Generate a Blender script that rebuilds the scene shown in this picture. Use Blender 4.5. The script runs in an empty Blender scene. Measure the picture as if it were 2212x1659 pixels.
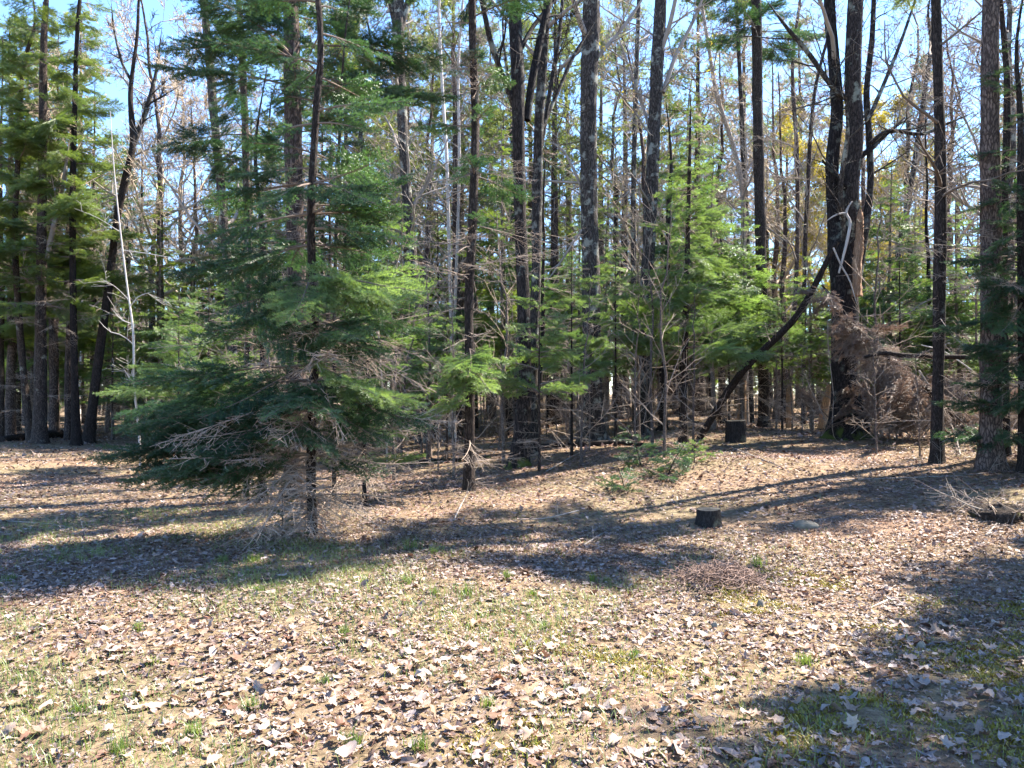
import bpy, math, random
import numpy as np
from mathutils import Vector, Matrix

# ------------------------------------------------------------------ camera, sky, sun, exposure
SC = bpy.context.scene
COL = SC.collection
FPX = 1702.0                      # focal length in pixels of a 2212 x 1659 frame
PITCH = math.atan((850 - 829.5) / FPX)
CAMZ = 1.6
cam_d = bpy.data.cameras.new('camera'); cam = bpy.data.objects.new('camera', cam_d); COL.objects.link(cam)
cam_d.sensor_width = 36.0; cam_d.lens = 36.0 * FPX / 2212.0
cam_d.clip_start = 0.05; cam_d.clip_end = 2000
cam.location = (0, 0, CAMZ); cam.rotation_euler = (math.pi / 2 + PITCH, 0, 0)
SC.camera = cam

SUN_AZ = math.radians(60)         # clockwise from the view direction (+Y), so behind and to the right
SUN_EL = math.radians(49)
world = bpy.data.worlds.new('World'); SC.world = world; world.use_nodes = True
nt = world.node_tree; nt.nodes.clear()
sky = nt.nodes.new('ShaderNodeTexSky'); sky.sky_type = 'NISHITA'; sky.sun_disc = False
sky.sun_elevation = SUN_EL; sky.sun_rotation = SUN_AZ; sky.air_density = 1.0; sky.dust_density = 0.0; sky.ozone_density = 8.0
bgn = nt.nodes.new('ShaderNodeBackground'); bgn.inputs['Strength'].default_value = 0.105
wo = nt.nodes.new('ShaderNodeOutputWorld')
nt.links.new(sky.outputs[0], bgn.inputs[0]); nt.links.new(bgn.outputs[0], wo.inputs[0])
sd = Vector((math.sin(SUN_AZ) * math.cos(SUN_EL), math.cos(SUN_AZ) * math.cos(SUN_EL), math.sin(SUN_EL)))
sl = bpy.data.lights.new('sun', 'SUN'); sl.energy = 5.0; sl.angle = math.radians(0.53); sl.color = (1.0, 0.93, 0.82)
sun = bpy.data.objects.new('sun', sl); COL.objects.link(sun); sun.rotation_euler = sd.to_track_quat('Z', 'Y').to_euler()
sun.location = (20, 10, 30)
vs = SC.view_settings; vs.view_transform = 'Standard'; vs.look = 'None'; vs.exposure = 2.5; vs.gamma = 1.0; vs.use_curve_mapping = False
cy = SC.cycles
cy.max_bounces = 7; cy.diffuse_bounces = 5; cy.glossy_bounces = 2; cy.transmission_bounces = 4; cy.transparent_max_bounces = 4
cy.use_denoising = True; cy.use_adaptive_sampling = True; cy.adaptive_threshold = 0.025
cy.sample_clamp_indirect = 6.0

RNG = np.random.default_rng(11)

# ------------------------------------------------------------------ terrain and pixel helpers
def sst(t):
    t = np.clip(t, 0, 1); return t * t * (3 - 2 * t)

def gz(x, y):
    x = np.asarray(x, float); y = np.asarray(y, float)
    rise = 0.55 * sst((y - 7) / 11) * sst((x + 4) / 9.5)
    berm = 0.34 * np.exp(-((x - 7.2) / 1.5) ** 2 - ((y - 9.6) / 1.6) ** 2)
    mound = 0.16 * np.exp(-((x - 4.6) / 1.7) ** 2 - ((y - 13.6) / 1.0) ** 2)
    heap = 0.09 * np.exp(-((x - 1.72) / 0.36) ** 2 - ((y - 6.62) / 0.3) ** 2)
    und = 0.035 * np.sin(x * 0.9 + 0.4 * y) + 0.03 * np.sin(0.55 * y - 0.8 * x + 1.3) + 0.012 * np.sin(2.3 * x + 1.1) * np.sin(1.9 * y)
    far = 0.5 * np.sin(x * 0.05 + 1) * sst((y - 32) / 40)
    return rise + berm + mound + heap + und * sst((np.hypot(x, y) - 1) / 3) + far

def ray(px, py):
    cx = (px - 1106) / FPX; cyy = (829.5 - py) / FPX
    cp, sp = math.cos(PITCH), math.sin(PITCH)
    d = np.array([cx, cp - sp * cyy, sp + cp * cyy])
    return d / d[1]

def at(px, py, Y):
    return np.array([0, 0, CAMZ]) + ray(px, py) * Y

def ground_at(px, py):
    d = ray(px, py)
    Y = 2.0
    while Y < 250:
        if CAMZ + d[2] * Y <= float(gz(d[0] * Y, Y)):
            break
        Y *= 1.004
    x = d[0] * Y
    return np.array([x, Y, float(gz(x, Y))])

def nrm(v):
    v = np.asarray(v, float); return v / (np.linalg.norm(v) + 1e-12)

# ------------------------------------------------------------------ mesh builder
class MB:
    def __init__(s):
        s.v = []; s.f = []; s.m = []; s.c = []; s.n = 0
    def add(s, v, f, mat=0, col=None):
        v = np.asarray(v, np.float32).reshape(-1, 3); f = np.asarray(f, np.int32).reshape(-1, 3)
        s.v.append(v); s.f.append(f + s.n); s.m.append(np.full(len(f), mat, np.int32))
        if col is not None: s.c.append(np.asarray(col, np.float32).reshape(-1, 4))
        s.n += len(v)
    def arrays(s):
        return np.concatenate(s.v), np.concatenate(s.f), np.concatenate(s.m)
    def add_arr(s, arr, M):
        v, f, m = arr
        v2 = v @ M[:3, :3].T.astype(np.float32) + M[:3, 3].astype(np.float32)
        s.v.append(v2); s.f.append(f + s.n); s.m.append(m); s.n += len(v2)
    def mesh(s, name, mats, smooth=False):
        v, f, m = s.arrays()
        me = bpy.data.meshes.new(name)
        me.vertices.add(len(v)); me.vertices.foreach_set('co', v.ravel())
        me.loops.add(len(f) * 3); me.loops.foreach_set('vertex_index', f.ravel())
        me.polygons.add(len(f)); me.polygons.foreach_set('loop_start', np.arange(0, len(f) * 3, 3, dtype=np.int32))
        me.polygons.foreach_set('material_index', m)
        me.polygons.foreach_set('use_smooth', np.full(len(f), smooth, bool))
        for mt in mats: me.materials.append(mt)
        if s.c:
            a = me.attributes.new('Col', 'FLOAT_COLOR', 'POINT'); a.data.foreach_set('color', np.concatenate(s.c).ravel())
        me.update()
        return me

def obj(name, me, parent=None, loc=(0, 0, 0), M=None):
    o = bpy.data.objects.new(name, me); COL.objects.link(o)
    if parent is not None: o.parent = parent
    if M is not None: o.matrix_local = Matrix(M.tolist())
    else: o.location = loc
    return o

def tag(o, label=None, cat=None, group=None, kind=None):
    if label: o['label'] = label
    if cat: o['category'] = cat
    if group: o['group'] = group
    if kind: o['kind'] = kind
    return o

def empty(name, loc, label, cat, group=None):
    o = bpy.data.objects.new(name, None); COL.objects.link(o); o.location = [float(c) for c in loc]
    o.empty_display_size = 0.2
    return tag(o, label, cat, group)

def copy_tree(o, loc, rz, sc, label=None, group=None, szz=None):
    r = o.copy(); COL.objects.link(r); r.location = [float(c) for c in loc]; r.rotation_euler = (0, 0, rz)
    r.scale = (sc, sc, szz or sc)
    if label: r['label'] = label
    if group: r['group'] = group
    for ch in o.children:
        c = ch.copy(); COL.objects.link(c); c.parent = r
    return r

def tube(mb, P, R, k=6, mat=0, bark=0.0, rng=None, cap=False, flare=0.0, flare_h=0.25):
    P = np.asarray(P, float); R = np.broadcast_to(np.asarray(R, float), (len(P),)).copy(); n = len(P)
    T = np.gradient(P, axis=0); T /= (np.linalg.norm(T, axis=1, keepdims=True) + 1e-9)
    mt = nrm(T.mean(0)); ref = np.array([1.0, 0, 0]) if abs(mt[2]) > 0.75 else np.array([0, 0, 1.0])
    N1 = np.cross(T, ref); N1 /= (np.linalg.norm(N1, axis=1, keepdims=True) + 1e-9)
    N2 = np.cross(T, N1)
    a = np.linspace(0, 2 * np.pi, k, endpoint=False)
    rr = np.repeat(R[:, None], k, 1)
    s = np.concatenate([[0], np.cumsum(np.linalg.norm(np.diff(P, axis=0), axis=1))])
    if bark > 0 and rng is not None:
        for j in range(7):
            q = rng.integers(1, 7) if j < 3 else rng.integers(5, 11)
            rr = rr * (1 + bark * (0.5 if j < 3 else 0.32) * np.sin(q * a[None, :] + s[:, None] * rng.uniform(-2.6, 2.6) + rng.uniform(0, 6)) * np.sin(s[:, None] * rng.uniform(0.5, 4.0) + rng.uniform(0, 6)))
        rr = rr * (1 + bark * 0.5 * rng.normal(0, 0.5, rr.shape))
    if flare > 0:
        lob = 0.55 + 0.45 * np.cos((3 + (rng.integers(0, 3) if rng is not None else 1)) * a + 1.0)
        rr = rr * (1 + flare * np.exp(-s[:, None] / flare_h) * (0.35 + 0.9 * lob[None, :]))
    V = P[:, None, :] + rr[:, :, None] * (np.cos(a)[None, :, None] * N1[:, None, :] + np.sin(a)[None, :, None] * N2[:, None, :])
    V = V.reshape(-1, 3)
    i = np.arange(n - 1)[:, None]; j = np.arange(k)[None, :]; j2 = (j + 1) % k
    A = i * k + j; B = i * k + j2; C = (i + 1) * k + j2; D = (i + 1) * k + j
    F = np.concatenate([np.stack([A, B, C], -1).reshape(-1, 3), np.stack([A, C, D], -1).reshape(-1, 3)])
    if cap:
        V = np.concatenate([V, P[[0]], P[[-1]]]); c0 = n * k; c1 = c0 + 1
        jj = np.arange(k); jn = (jj + 1) % k
        F = np.concatenate([F, np.stack([np.full(k, c0), jn, jj], -1), np.stack([np.full(k, c1), (n - 1) * k + jj, (n - 1) * k + jn], -1)])
    mb.add(V, F, mat)

def spline(pts, n):
    pts = np.asarray(pts, float)
    if len(pts) == 2:
        t = np.linspace(0, 1, n)[:, None]; return pts[0] * (1 - t) + pts[1] * t
    p = np.concatenate([[2 * pts[0] - pts[1]], pts, [2 * pts[-1] - pts[-2]]])
    seg = np.linalg.norm(np.diff(pts[:, :3], axis=0), axis=1); cs = np.concatenate([[0], np.cumsum(seg)])
    out = []
    for u in np.linspace(0, cs[-1] * 0.99999, n):
        i = min(np.searchsorted(cs, u, 'right') - 1, len(pts) - 2); t = (u - cs[i]) / (seg[i] + 1e-9)
        a, b, c, d = p[i], p[i + 1], p[i + 2], p[i + 3]
        out.append(0.5 * (2 * b + (c - a) * t + (2 * a - 5 * b + 4 * c - d) * t * t + (3 * b - a - 3 * c + d) * t ** 3))
    return np.array(out)

# ------------------------------------------------------------------ materials
def newmat(name):
    m = bpy.data.materials.new(name); m.use_nodes = True; m.node_tree.nodes.clear()
    return m, m.node_tree.nodes, m.node_tree.links

def ramp(N, stops):
    r = N.new('ShaderNodeValToRGB'); e = r.color_ramp.elements
    while len(e) < len(stops): e.new(0.5)
    for el, (p, c) in zip(e, stops): el.position = p; el.color = (*c, 1)
    return r

def foliage(name, c1, c2, trans=0.42, tint=(1.25, 1.25, 0.55), nscale=1.2):
    m, N, L = newmat(name)
    oi = N.new('ShaderNodeObjectInfo'); tc = N.new('ShaderNodeTexCoord'); no = N.new('ShaderNodeTexNoise'); no.inputs['Scale'].default_value = nscale; no.inputs['Detail'].default_value = 3
    L.new(tc.outputs['Object'], no.inputs['Vector'])
    ad = N.new('ShaderNodeMath'); ad.operation = 'MULTIPLY_ADD'; ad.inputs[1].default_value = 0.5; L.new(oi.outputs['Random'], ad.inputs[0])
    ms = N.new('ShaderNodeMath'); ms.operation = 'MULTIPLY_ADD'; ms.inputs[1].default_value = 1.5; ms.inputs[2].default_value = -0.5; L.new(no.outputs[0], ms.inputs[0])
    L.new(ms.outputs[0], ad.inputs[2])
    r = ramp(N, [(0.1, c1), (0.9, c2)]); L.new(ad.outputs[0], r.inputs[0])
    di = N.new('ShaderNodeBsdfDiffuse'); tr = N.new('ShaderNodeBsdfTranslucent'); gl = N.new('ShaderNodeBsdfGlossy'); gl.inputs['Roughness'].default_value = 0.45
    L.new(r.outputs[0], di.inputs[0])
    mu = N.new('ShaderNodeMixRGB'); mu.blend_type = 'MULTIPLY'; mu.inputs[0].default_value = 1; mu.inputs[2].default_value = (*tint, 1); L.new(r.outputs[0], mu.inputs[1]); L.new(mu.outputs[0], tr.inputs[0])
    mx = N.new('ShaderNodeMixShader'); mx.inputs[0].default_value = trans; L.new(di.outputs[0], mx.inputs[1]); L.new(tr.outputs[0], mx.inputs[2])
    mg = N.new('ShaderNodeMixShader'); mg.inputs[0].default_value = 0.05; L.new(mx.outputs[0], mg.inputs[1]); L.new(gl.outputs[0], mg.inputs[2])
    o = N.new('ShaderNodeOutputMaterial'); L.new(mg.outputs[0], o.inputs[0])
    return m

def barkmat(name, dark, light, lichen=None, lamt=0.62, scale=9.0, zs=0.22, bump=0.9, moss=None):
    m, N, L = newmat(name)
    tc = N.new('ShaderNodeTexCoord'); mp = N.new('ShaderNodeMapping'); mp.inputs['Scale'].default_value = (1, 1, zs); L.new(tc.outputs['Object'], mp.inputs[0])
    vo = N.new('ShaderNodeTexVoronoi'); vo.feature = 'DISTANCE_TO_EDGE'; vo.inputs['Scale'].default_value = scale * 4.2
    no = N.new('ShaderNodeTexNoise'); no.inputs['Scale'].default_value = scale * 1.6; no.inputs['Detail'].default_value = 7; no.inputs['Roughness'].default_value = 0.7
    L.new(mp.outputs[0], no.inputs['Vector'])
    wv = N.new('ShaderNodeMixRGB'); wv.inputs[0].default_value = 0.12; L.new(mp.outputs[0], wv.inputs[1]); L.new(no.outputs[1], wv.inputs[2]); L.new(wv.outputs[0], vo.inputs['Vector'])
    mr = N.new('ShaderNodeMath'); mr.operation = 'MULTIPLY'; mr.inputs[1].default_value = 4.0; mr.use_clamp = True; L.new(vo.outputs['Distance'], mr.inputs[0])
    av = N.new('ShaderNodeMath'); av.operation = 'MULTIPLY'; L.new(mr.outputs[0], av.inputs[0]); L.new(no.outputs[0], av.inputs[1])
    r = ramp(N, [(0.08, dark), (0.62, light)]); L.new(av.outputs[0], r.inputs[0])
    last = r.outputs[0]
    if lichen:
        n2 = N.new('ShaderNodeTexNoise'); n2.inputs['Scale'].default_value = 3.2; n2.inputs['Detail'].default_value = 6; n2.inputs['Roughness'].default_value = 0.65; L.new(tc.outputs['Object'], n2.inputs['Vector'])
        r2 = ramp(N, [(lamt - 0.03, (0, 0, 0)), (lamt + 0.05, (0.75, 0.75, 0.75))]); L.new(n2.outputs[0], r2.inputs[0])
        mx = N.new('ShaderNodeMixRGB'); L.new(r2.outputs[0], mx.inputs[0]); L.new(last, mx.inputs[1]); mx.inputs[2].default_value = (*lichen, 1); last = mx.outputs[0]
    if moss:
        sp = N.new('ShaderNodeSeparateXYZ'); L.new(tc.outputs['Object'], sp.inputs[0])
        n3 = N.new('ShaderNodeTexNoise'); n3.inputs['Scale'].default_value = 5; L.new(tc.outputs['Object'], n3.inputs['Vector'])
        ma = N.new('ShaderNodeMath'); ma.operation = 'MULTIPLY_ADD'; ma.inputs[1].default_value = -0.9; L.new(sp.outputs['Z'], ma.inputs[0]); L.new(n3.outputs[0], ma.inputs[2])
        r3 = ramp(N, [(0.38, (0, 0, 0)), (0.52, (0.9, 0.9, 0.9))]); L.new(ma.outputs[0], r3.inputs[0])
        mx2 = N.new('ShaderNodeMixRGB'); L.new(r3.outputs[0], mx2.inputs[0]); L.new(last, mx2.inputs[1]); mx2.inputs[2].default_value = (*moss, 1); last = mx2.outputs[0]
    oi = N.new('ShaderNodeObjectInfo'); ro = ramp(N, [(0.0, (0.85, 0.83, 0.83)), (1.0, (1.75, 1.68, 1.6))]); L.new(oi.outputs['Random'], ro.inputs[0])
    mo_ = N.new('ShaderNodeMixRGB'); mo_.blend_type = 'MULTIPLY'; mo_.inputs[0].default_value = 1; L.new(last, mo_.inputs[1]); L.new(ro.outputs[0], mo_.inputs[2]); last = mo_.outputs[0]
    b = N.new('ShaderNodeBsdfPrincipled'); b.inputs['Roughness'].default_value = 0.92; b.inputs['Specular IOR Level'].default_value = 0.15
    L.new(last, b.inputs['Base Color'])
    bp = N.new('ShaderNodeBump'); bp.inputs['Strength'].default_value = bump; bp.inputs['Distance'].default_value = 0.012; L.new(av.outputs[0], bp.inputs['Height']); L.new(bp.outputs[0], b.inputs['Normal'])
    o = N.new('ShaderNodeOutputMaterial'); L.new(b.outputs[0], o.inputs[0])
    return m

def simple(name, c1, c2, scale=6.0, rough=0.9, bump=0.3):
    m, N, L = newmat(name)
    tc = N.new('ShaderNodeTexCoord'); no = N.new('ShaderNodeTexNoise'); no.inputs['Scale'].default_value = scale; no.inputs['Detail'].default_value = 6; L.new(tc.outputs['Object'], no.inputs['Vector'])
    oi = N.new('ShaderNodeObjectInfo'); ad = N.new('ShaderNodeMath'); ad.operation = 'MULTIPLY_ADD'; ad.inputs[1].default_value = 0.3; L.new(oi.outputs['Random'], ad.inputs[0]); L.new(no.outputs[0], ad.inputs[2])
    r = ramp(N, [(0.3, c1), (0.95, c2)]); L.new(ad.outputs[0], r.inputs[0])
    b = N.new('ShaderNodeBsdfPrincipled'); b.inputs['Roughness'].default_value = rough; b.inputs['Specular IOR Level'].default_value = 0.2; L.new(r.outputs[0], b.inputs['Base Color'])
    bp = N.new('ShaderNodeBump'); bp.inputs['Strength'].default_value = bump; bp.inputs['Distance'].default_value = 0.02; L.new(no.outputs[0], bp.inputs['Height']); L.new(bp.outputs[0], b.inputs['Normal'])
    o = N.new('ShaderNodeOutputMaterial'); L.new(b.outputs[0], o.inputs[0])
    return m

def attrmat(name, trans, tint, stops=None):
    """Thin leaf: colour from the mesh's own Col attribute, or from a ramp over the object's random number."""
    m, N, L = newmat(name)
    if stops:
        oi = N.new('ShaderNodeObjectInfo'); r = ramp(N, stops); r.color_ramp.interpolation = 'LINEAR'; L.new(oi.outputs['Random'], r.inputs[0]); c = r.outputs[0]
        tc = N.new('ShaderNodeTexCoord'); no = N.new('ShaderNodeTexNoise'); no.inputs['Scale'].default_value = 30; no.inputs['Detail'].default_value = 4; L.new(tc.outputs['Object'], no.inputs['Vector'])
    else:
        a = N.new('ShaderNodeVertexColor'); a.layer_name = 'Col'; c = a.outputs[0]
        tc = N.new('ShaderNodeTexCoord'); no = N.new('ShaderNodeTexNoise'); no.inputs['Scale'].default_value = 30; no.inputs['Detail'].default_value = 4; L.new(tc.outputs['Object'], no.inputs['Vector'])
    nr = ramp(N, [(0.3, (0.7, 0.68, 0.66)), (0.65, (1.08, 1.08, 1.08))]); L.new(no.outputs[0], nr.inputs[0])
    m0 = N.new('ShaderNodeMixRGB'); m0.blend_type = 'MULTIPLY'; m0.inputs[0].default_value = 1; L.new(c, m0.inputs[1]); L.new(nr.outputs[0], m0.inputs[2]); c = m0.outputs[0]
    di = N.new('ShaderNodeBsdfDiffuse'); tr = N.new('ShaderNodeBsdfTranslucent'); gl = N.new('ShaderNodeBsdfGlossy'); gl.inputs['Roughness'].default_value = 0.5
    L.new(c, di.inputs[0]); mu = N.new('ShaderNodeMixRGB'); mu.blend_type = 'MULTIPLY'; mu.inputs[0].default_value = 1; mu.inputs[2].default_value = (*tint, 1); L.new(c, mu.inputs[1]); L.new(mu.outputs[0], tr.inputs[0])
    mx = N.new('ShaderNodeMixShader'); mx.inputs[0].default_value = trans; L.new(di.outputs[0], mx.inputs[1]); L.new(tr.outputs[0], mx.inputs[2])
    mg = N.new('ShaderNodeMixShader'); mg.inputs[0].default_value = 0.04; L.new(mx.outputs[0], mg.inputs[1]); L.new(gl.outputs[0], mg.inputs[2])
    o = N.new('ShaderNodeOutputMaterial'); L.new(mg.outputs[0], o.inputs[0])
    return m

M_FIR = foliage('fir_needles', (0.021, 0.056, 0.030), (0.058, 0.118, 0.05), trans=0.45)
M_FIR2 = foliage('young_fir_needles', (0.085, 0.15, 0.06), (0.18, 0.26, 0.10), trans=0.55)
M_HEM = foliage('hemlock_needles', (0.06, 0.11, 0.035), (0.15, 0.21, 0.06), trans=0.55, tint=(1.4, 1.3, 0.45))
M_PINE = foliage('pine_needles', (0.08, 0.13, 0.045), (0.18, 0.22, 0.08), trans=0.5, nscale=0.4, tint=(1.4, 1.3, 0.5))
M_DEADN = foliage('dead_needles', (0.11, 0.082, 0.066), (0.23, 0.178, 0.145), trans=0.35, tint=(1.1, 0.9, 0.8))
M_BUD = foliage('yellow_buds', (0.28, 0.25, 0.05), (0.42, 0.36, 0.07), trans=0.5, tint=(1.2, 1.1, 0.4))
M_TWIG = simple('twig_wood', (0.09, 0.065, 0.05), (0.22, 0.17, 0.14), 3)
M_GREYTWIG = simple('grey_twig', (0.16, 0.135, 0.115), (0.34, 0.29, 0.25), 3)
M_DEADT = simple('dead_twig', (0.15, 0.115, 0.092), (0.35, 0.275, 0.22), 4)
M_BROWNT = simple('brown_dead_twig', (0.10, 0.078, 0.066), (0.27, 0.215, 0.18), 4)
M_PALE = simple('pale_dead_wood', (0.42, 0.38, 0.34), (0.66, 0.62, 0.57), 5)
M_GREYPALE = simple('weathered_grey_wood', (0.28, 0.25, 0.235), (0.5, 0.46, 0.43), 6)
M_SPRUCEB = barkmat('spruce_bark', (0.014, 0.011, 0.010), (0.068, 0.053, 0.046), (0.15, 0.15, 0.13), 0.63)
M_GREYB = barkmat('grey_bark', (0.016, 0.014, 0.013), (0.085, 0.073, 0.067), (0.21, 0.22, 0.195), 0.57, scale=7)
M_MAPLEB = barkmat('mossy_maple_bark', (0.011, 0.009, 0.009), (0.05, 0.041, 0.038), (0.16, 0.175, 0.15), 0.60, scale=7, moss=(0.075, 0.095, 0.022))
M_PINEB = barkmat('pine_bark', (0.028, 0.021, 0.019), (0.125, 0.095, 0.084), (0.28, 0.28, 0.25), 0.7, scale=6, zs=0.3)
M_TANB = barkmat('tan_bark', (0.15, 0.12, 0.10), (0.40, 0.33, 0.27), (0.12, 0.1, 0.09), 0.66, scale=8)
M_BIRCHB = barkmat('birch_bark', (0.30, 0.27, 0.25), (0.66, 0.63, 0.60), (0.10, 0.09, 0.08), 0.68, scale=6, zs=2.5, bump=0.3)
M_THINB = barkmat('thin_bark', (0.06, 0.05, 0.045), (0.23, 0.185, 0.16), (0.27, 0.27, 0.24), 0.64, scale=12)
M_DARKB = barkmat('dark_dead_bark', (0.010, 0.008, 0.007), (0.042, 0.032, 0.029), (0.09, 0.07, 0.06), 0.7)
M_WOOD = barkmat('broken_wood', (0.20, 0.12, 0.075), (0.42, 0.29, 0.20), None, scale=12, zs=0.06)
M_ROT = barkmat('old_stump_bark', (0.018, 0.016, 0.015), (0.075, 0.067, 0.062), (0.10, 0.12, 0.09), 0.6, scale=14, zs=0.1)
M_CUT = simple('weathered_shaded_cut', (0.04, 0.036, 0.03), (0.11, 0.098, 0.08), 14)  # colour darkened to stand in for the shade over the low stump
M_ROCK = simple('lichen_rock', (0.09, 0.075, 0.058), (0.30, 0.255, 0.19), 11, bump=1.0)
M_SNOW = simple('old_snow', (0.82, 0.84, 0.87), (0.9, 0.91, 0.93), 8, rough=0.6)
M_GRASS = foliage('grass_blades', (0.08, 0.13, 0.03), (0.17, 0.23, 0.055), trans=0.45, nscale=2.0)
M_GRASSD = foliage('thin_grass', (0.08, 0.13, 0.035), (0.22, 0.26, 0.09), trans=0.4, nscale=1.3)
M_MOSS = foliage('moss', (0.13, 0.105, 0.013), (0.31, 0.25, 0.034), trans=0.2, nscale=6.0)

# ground
mg_, N, L = newmat('forest_soil')
tc = N.new('ShaderNodeTexCoord'); n1 = N.new('ShaderNodeTexNoise'); n1.inputs['Scale'].default_value = 14; n1.inputs['Detail'].default_value = 8; n1.inputs['Roughness'].default_value = 0.75
n2 = N.new('ShaderNodeTexNoise'); n2.inputs['Scale'].default_value = 0.35; n2.inputs['Detail'].default_value = 4
v1 = N.new('ShaderNodeTexVoronoi'); v1.inputs['Scale'].default_value = 13
for n_ in (n1, n2, v1): L.new(tc.outputs['Object'], n_.inputs['Vector'])
r1 = ramp(N, [(0.3, (0.055, 0.044, 0.034)), (0.48, (0.17, 0.135, 0.103)), (0.7, (0.31, 0.25, 0.195))]); L.new(n1.outputs[0], r1.inputs[0])
rv = ramp(N, [(0.0, (0.65, 0.6, 0.55)), (1.0, (1.25, 1.15, 1.1))]); L.new(v1.outputs['Color'], rv.inputs[0])
mv = N.new('ShaderNodeMixRGB'); mv.blend_type = 'MULTIPLY'; mv.inputs[0].default_value = 1; L.new(r1.outputs[0], mv.inputs[1]); L.new(rv.outputs[0], mv.inputs[2])
r2 = ramp(N, [(0.4, (0.9, 0.95, 0.8)), (0.65, (1.1, 0.98, 0.92))]); L.new(n2.outputs[0], r2.inputs[0])
mx = N.new('ShaderNodeMixRGB'); mx.blend_type = 'MULTIPLY'; mx.inputs[0].default_value = 1; L.new(mv.outputs[0], mx.inputs[1]); L.new(r2.outputs[0], mx.inputs[2])
b = N.new('ShaderNodeBsdfPrincipled'); b.inputs['Roughness'].default_value = 1; b.inputs['Specular IOR Level'].default_value = 0.05; L.new(mx.outputs[0], b.inputs['Base Color'])
bp = N.new('ShaderNodeBump'); bp.inputs['Strength'].default_value = 0.8; bp.inputs['Distance'].default_value = 0.03; L.new(n1.outputs[0], bp.inputs['Height']); L.new(bp.outputs[0], b.inputs['Normal'])
o_ = N.new('ShaderNodeOutputMaterial'); L.new(b.outputs[0], o_.inputs[0])
M_SOIL = mg_

LEAFCOL = [(0.35, 0.25, 0.183), (0.385, 0.292, 0.228), (0.30, 0.216, 0.166), (0.24, 0.195, 0.172), (0.23, 0.135, 0.084), (0.165, 0.085, 0.052), (0.415, 0.335, 0.272), (0.12, 0.076, 0.058), (0.32, 0.248, 0.212)]
M_LITTER = attrmat('fallen_leaf_litter', 0.18, (1.1, 0.85, 0.6))
stops = [(i / 8.0, c) for i, c in enumerate([LEAFCOL[j] for j in (0, 4, 1, 3, 6, 5, 2, 8, 1)])]
M_LEAF = attrmat('fallen_leaf', 0.18, (1.1, 0.85, 0.6), stops)

# ------------------------------------------------------------------ ground sheet
def axis(lo, hi, core_lo, core_hi, step, grow):
    a = list(np.arange(core_lo, core_hi + 1e-6, step)); s = step
    while a[-1] < hi: s *= grow; a.append(a[-1] + s)
    s = step
    while a[0] > lo: s *= grow; a.insert(0, a[0] - s)
    return np.array(a)
gx = axis(-500, 500, -9, 10, 0.14, 1.13); gy = axis(-120, 900, 1.5, 18, 0.14, 1.12)
X, Y = np.meshgrid(gx, gy); Z = gz(X, Y)
near = np.exp(-((np.hypot(X, Y) / 14) ** 2))
Z = Z + RNG.normal(0, 0.010, Z.shape) * near
mb = MB(); nx = len(gx); ny = len(gy)
I, J = np.meshgrid(np.arange(ny - 1), np.arange(nx - 1), indexing='ij'); A = I * nx + J
mb.add(np.stack([X, Y, Z], -1).reshape(-1, 3), np.concatenate([np.stack([A, A + 1, A + nx + 1], -1).reshape(-1, 3), np.stack([A, A + nx + 1, A + nx], -1).reshape(-1, 3)]))
ground = obj('ground', mb.mesh('ground', [M_SOIL], True)); tag(ground, 'forest floor of brown leaf mould rising gently between the trunks', 'ground', kind='structure')

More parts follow.
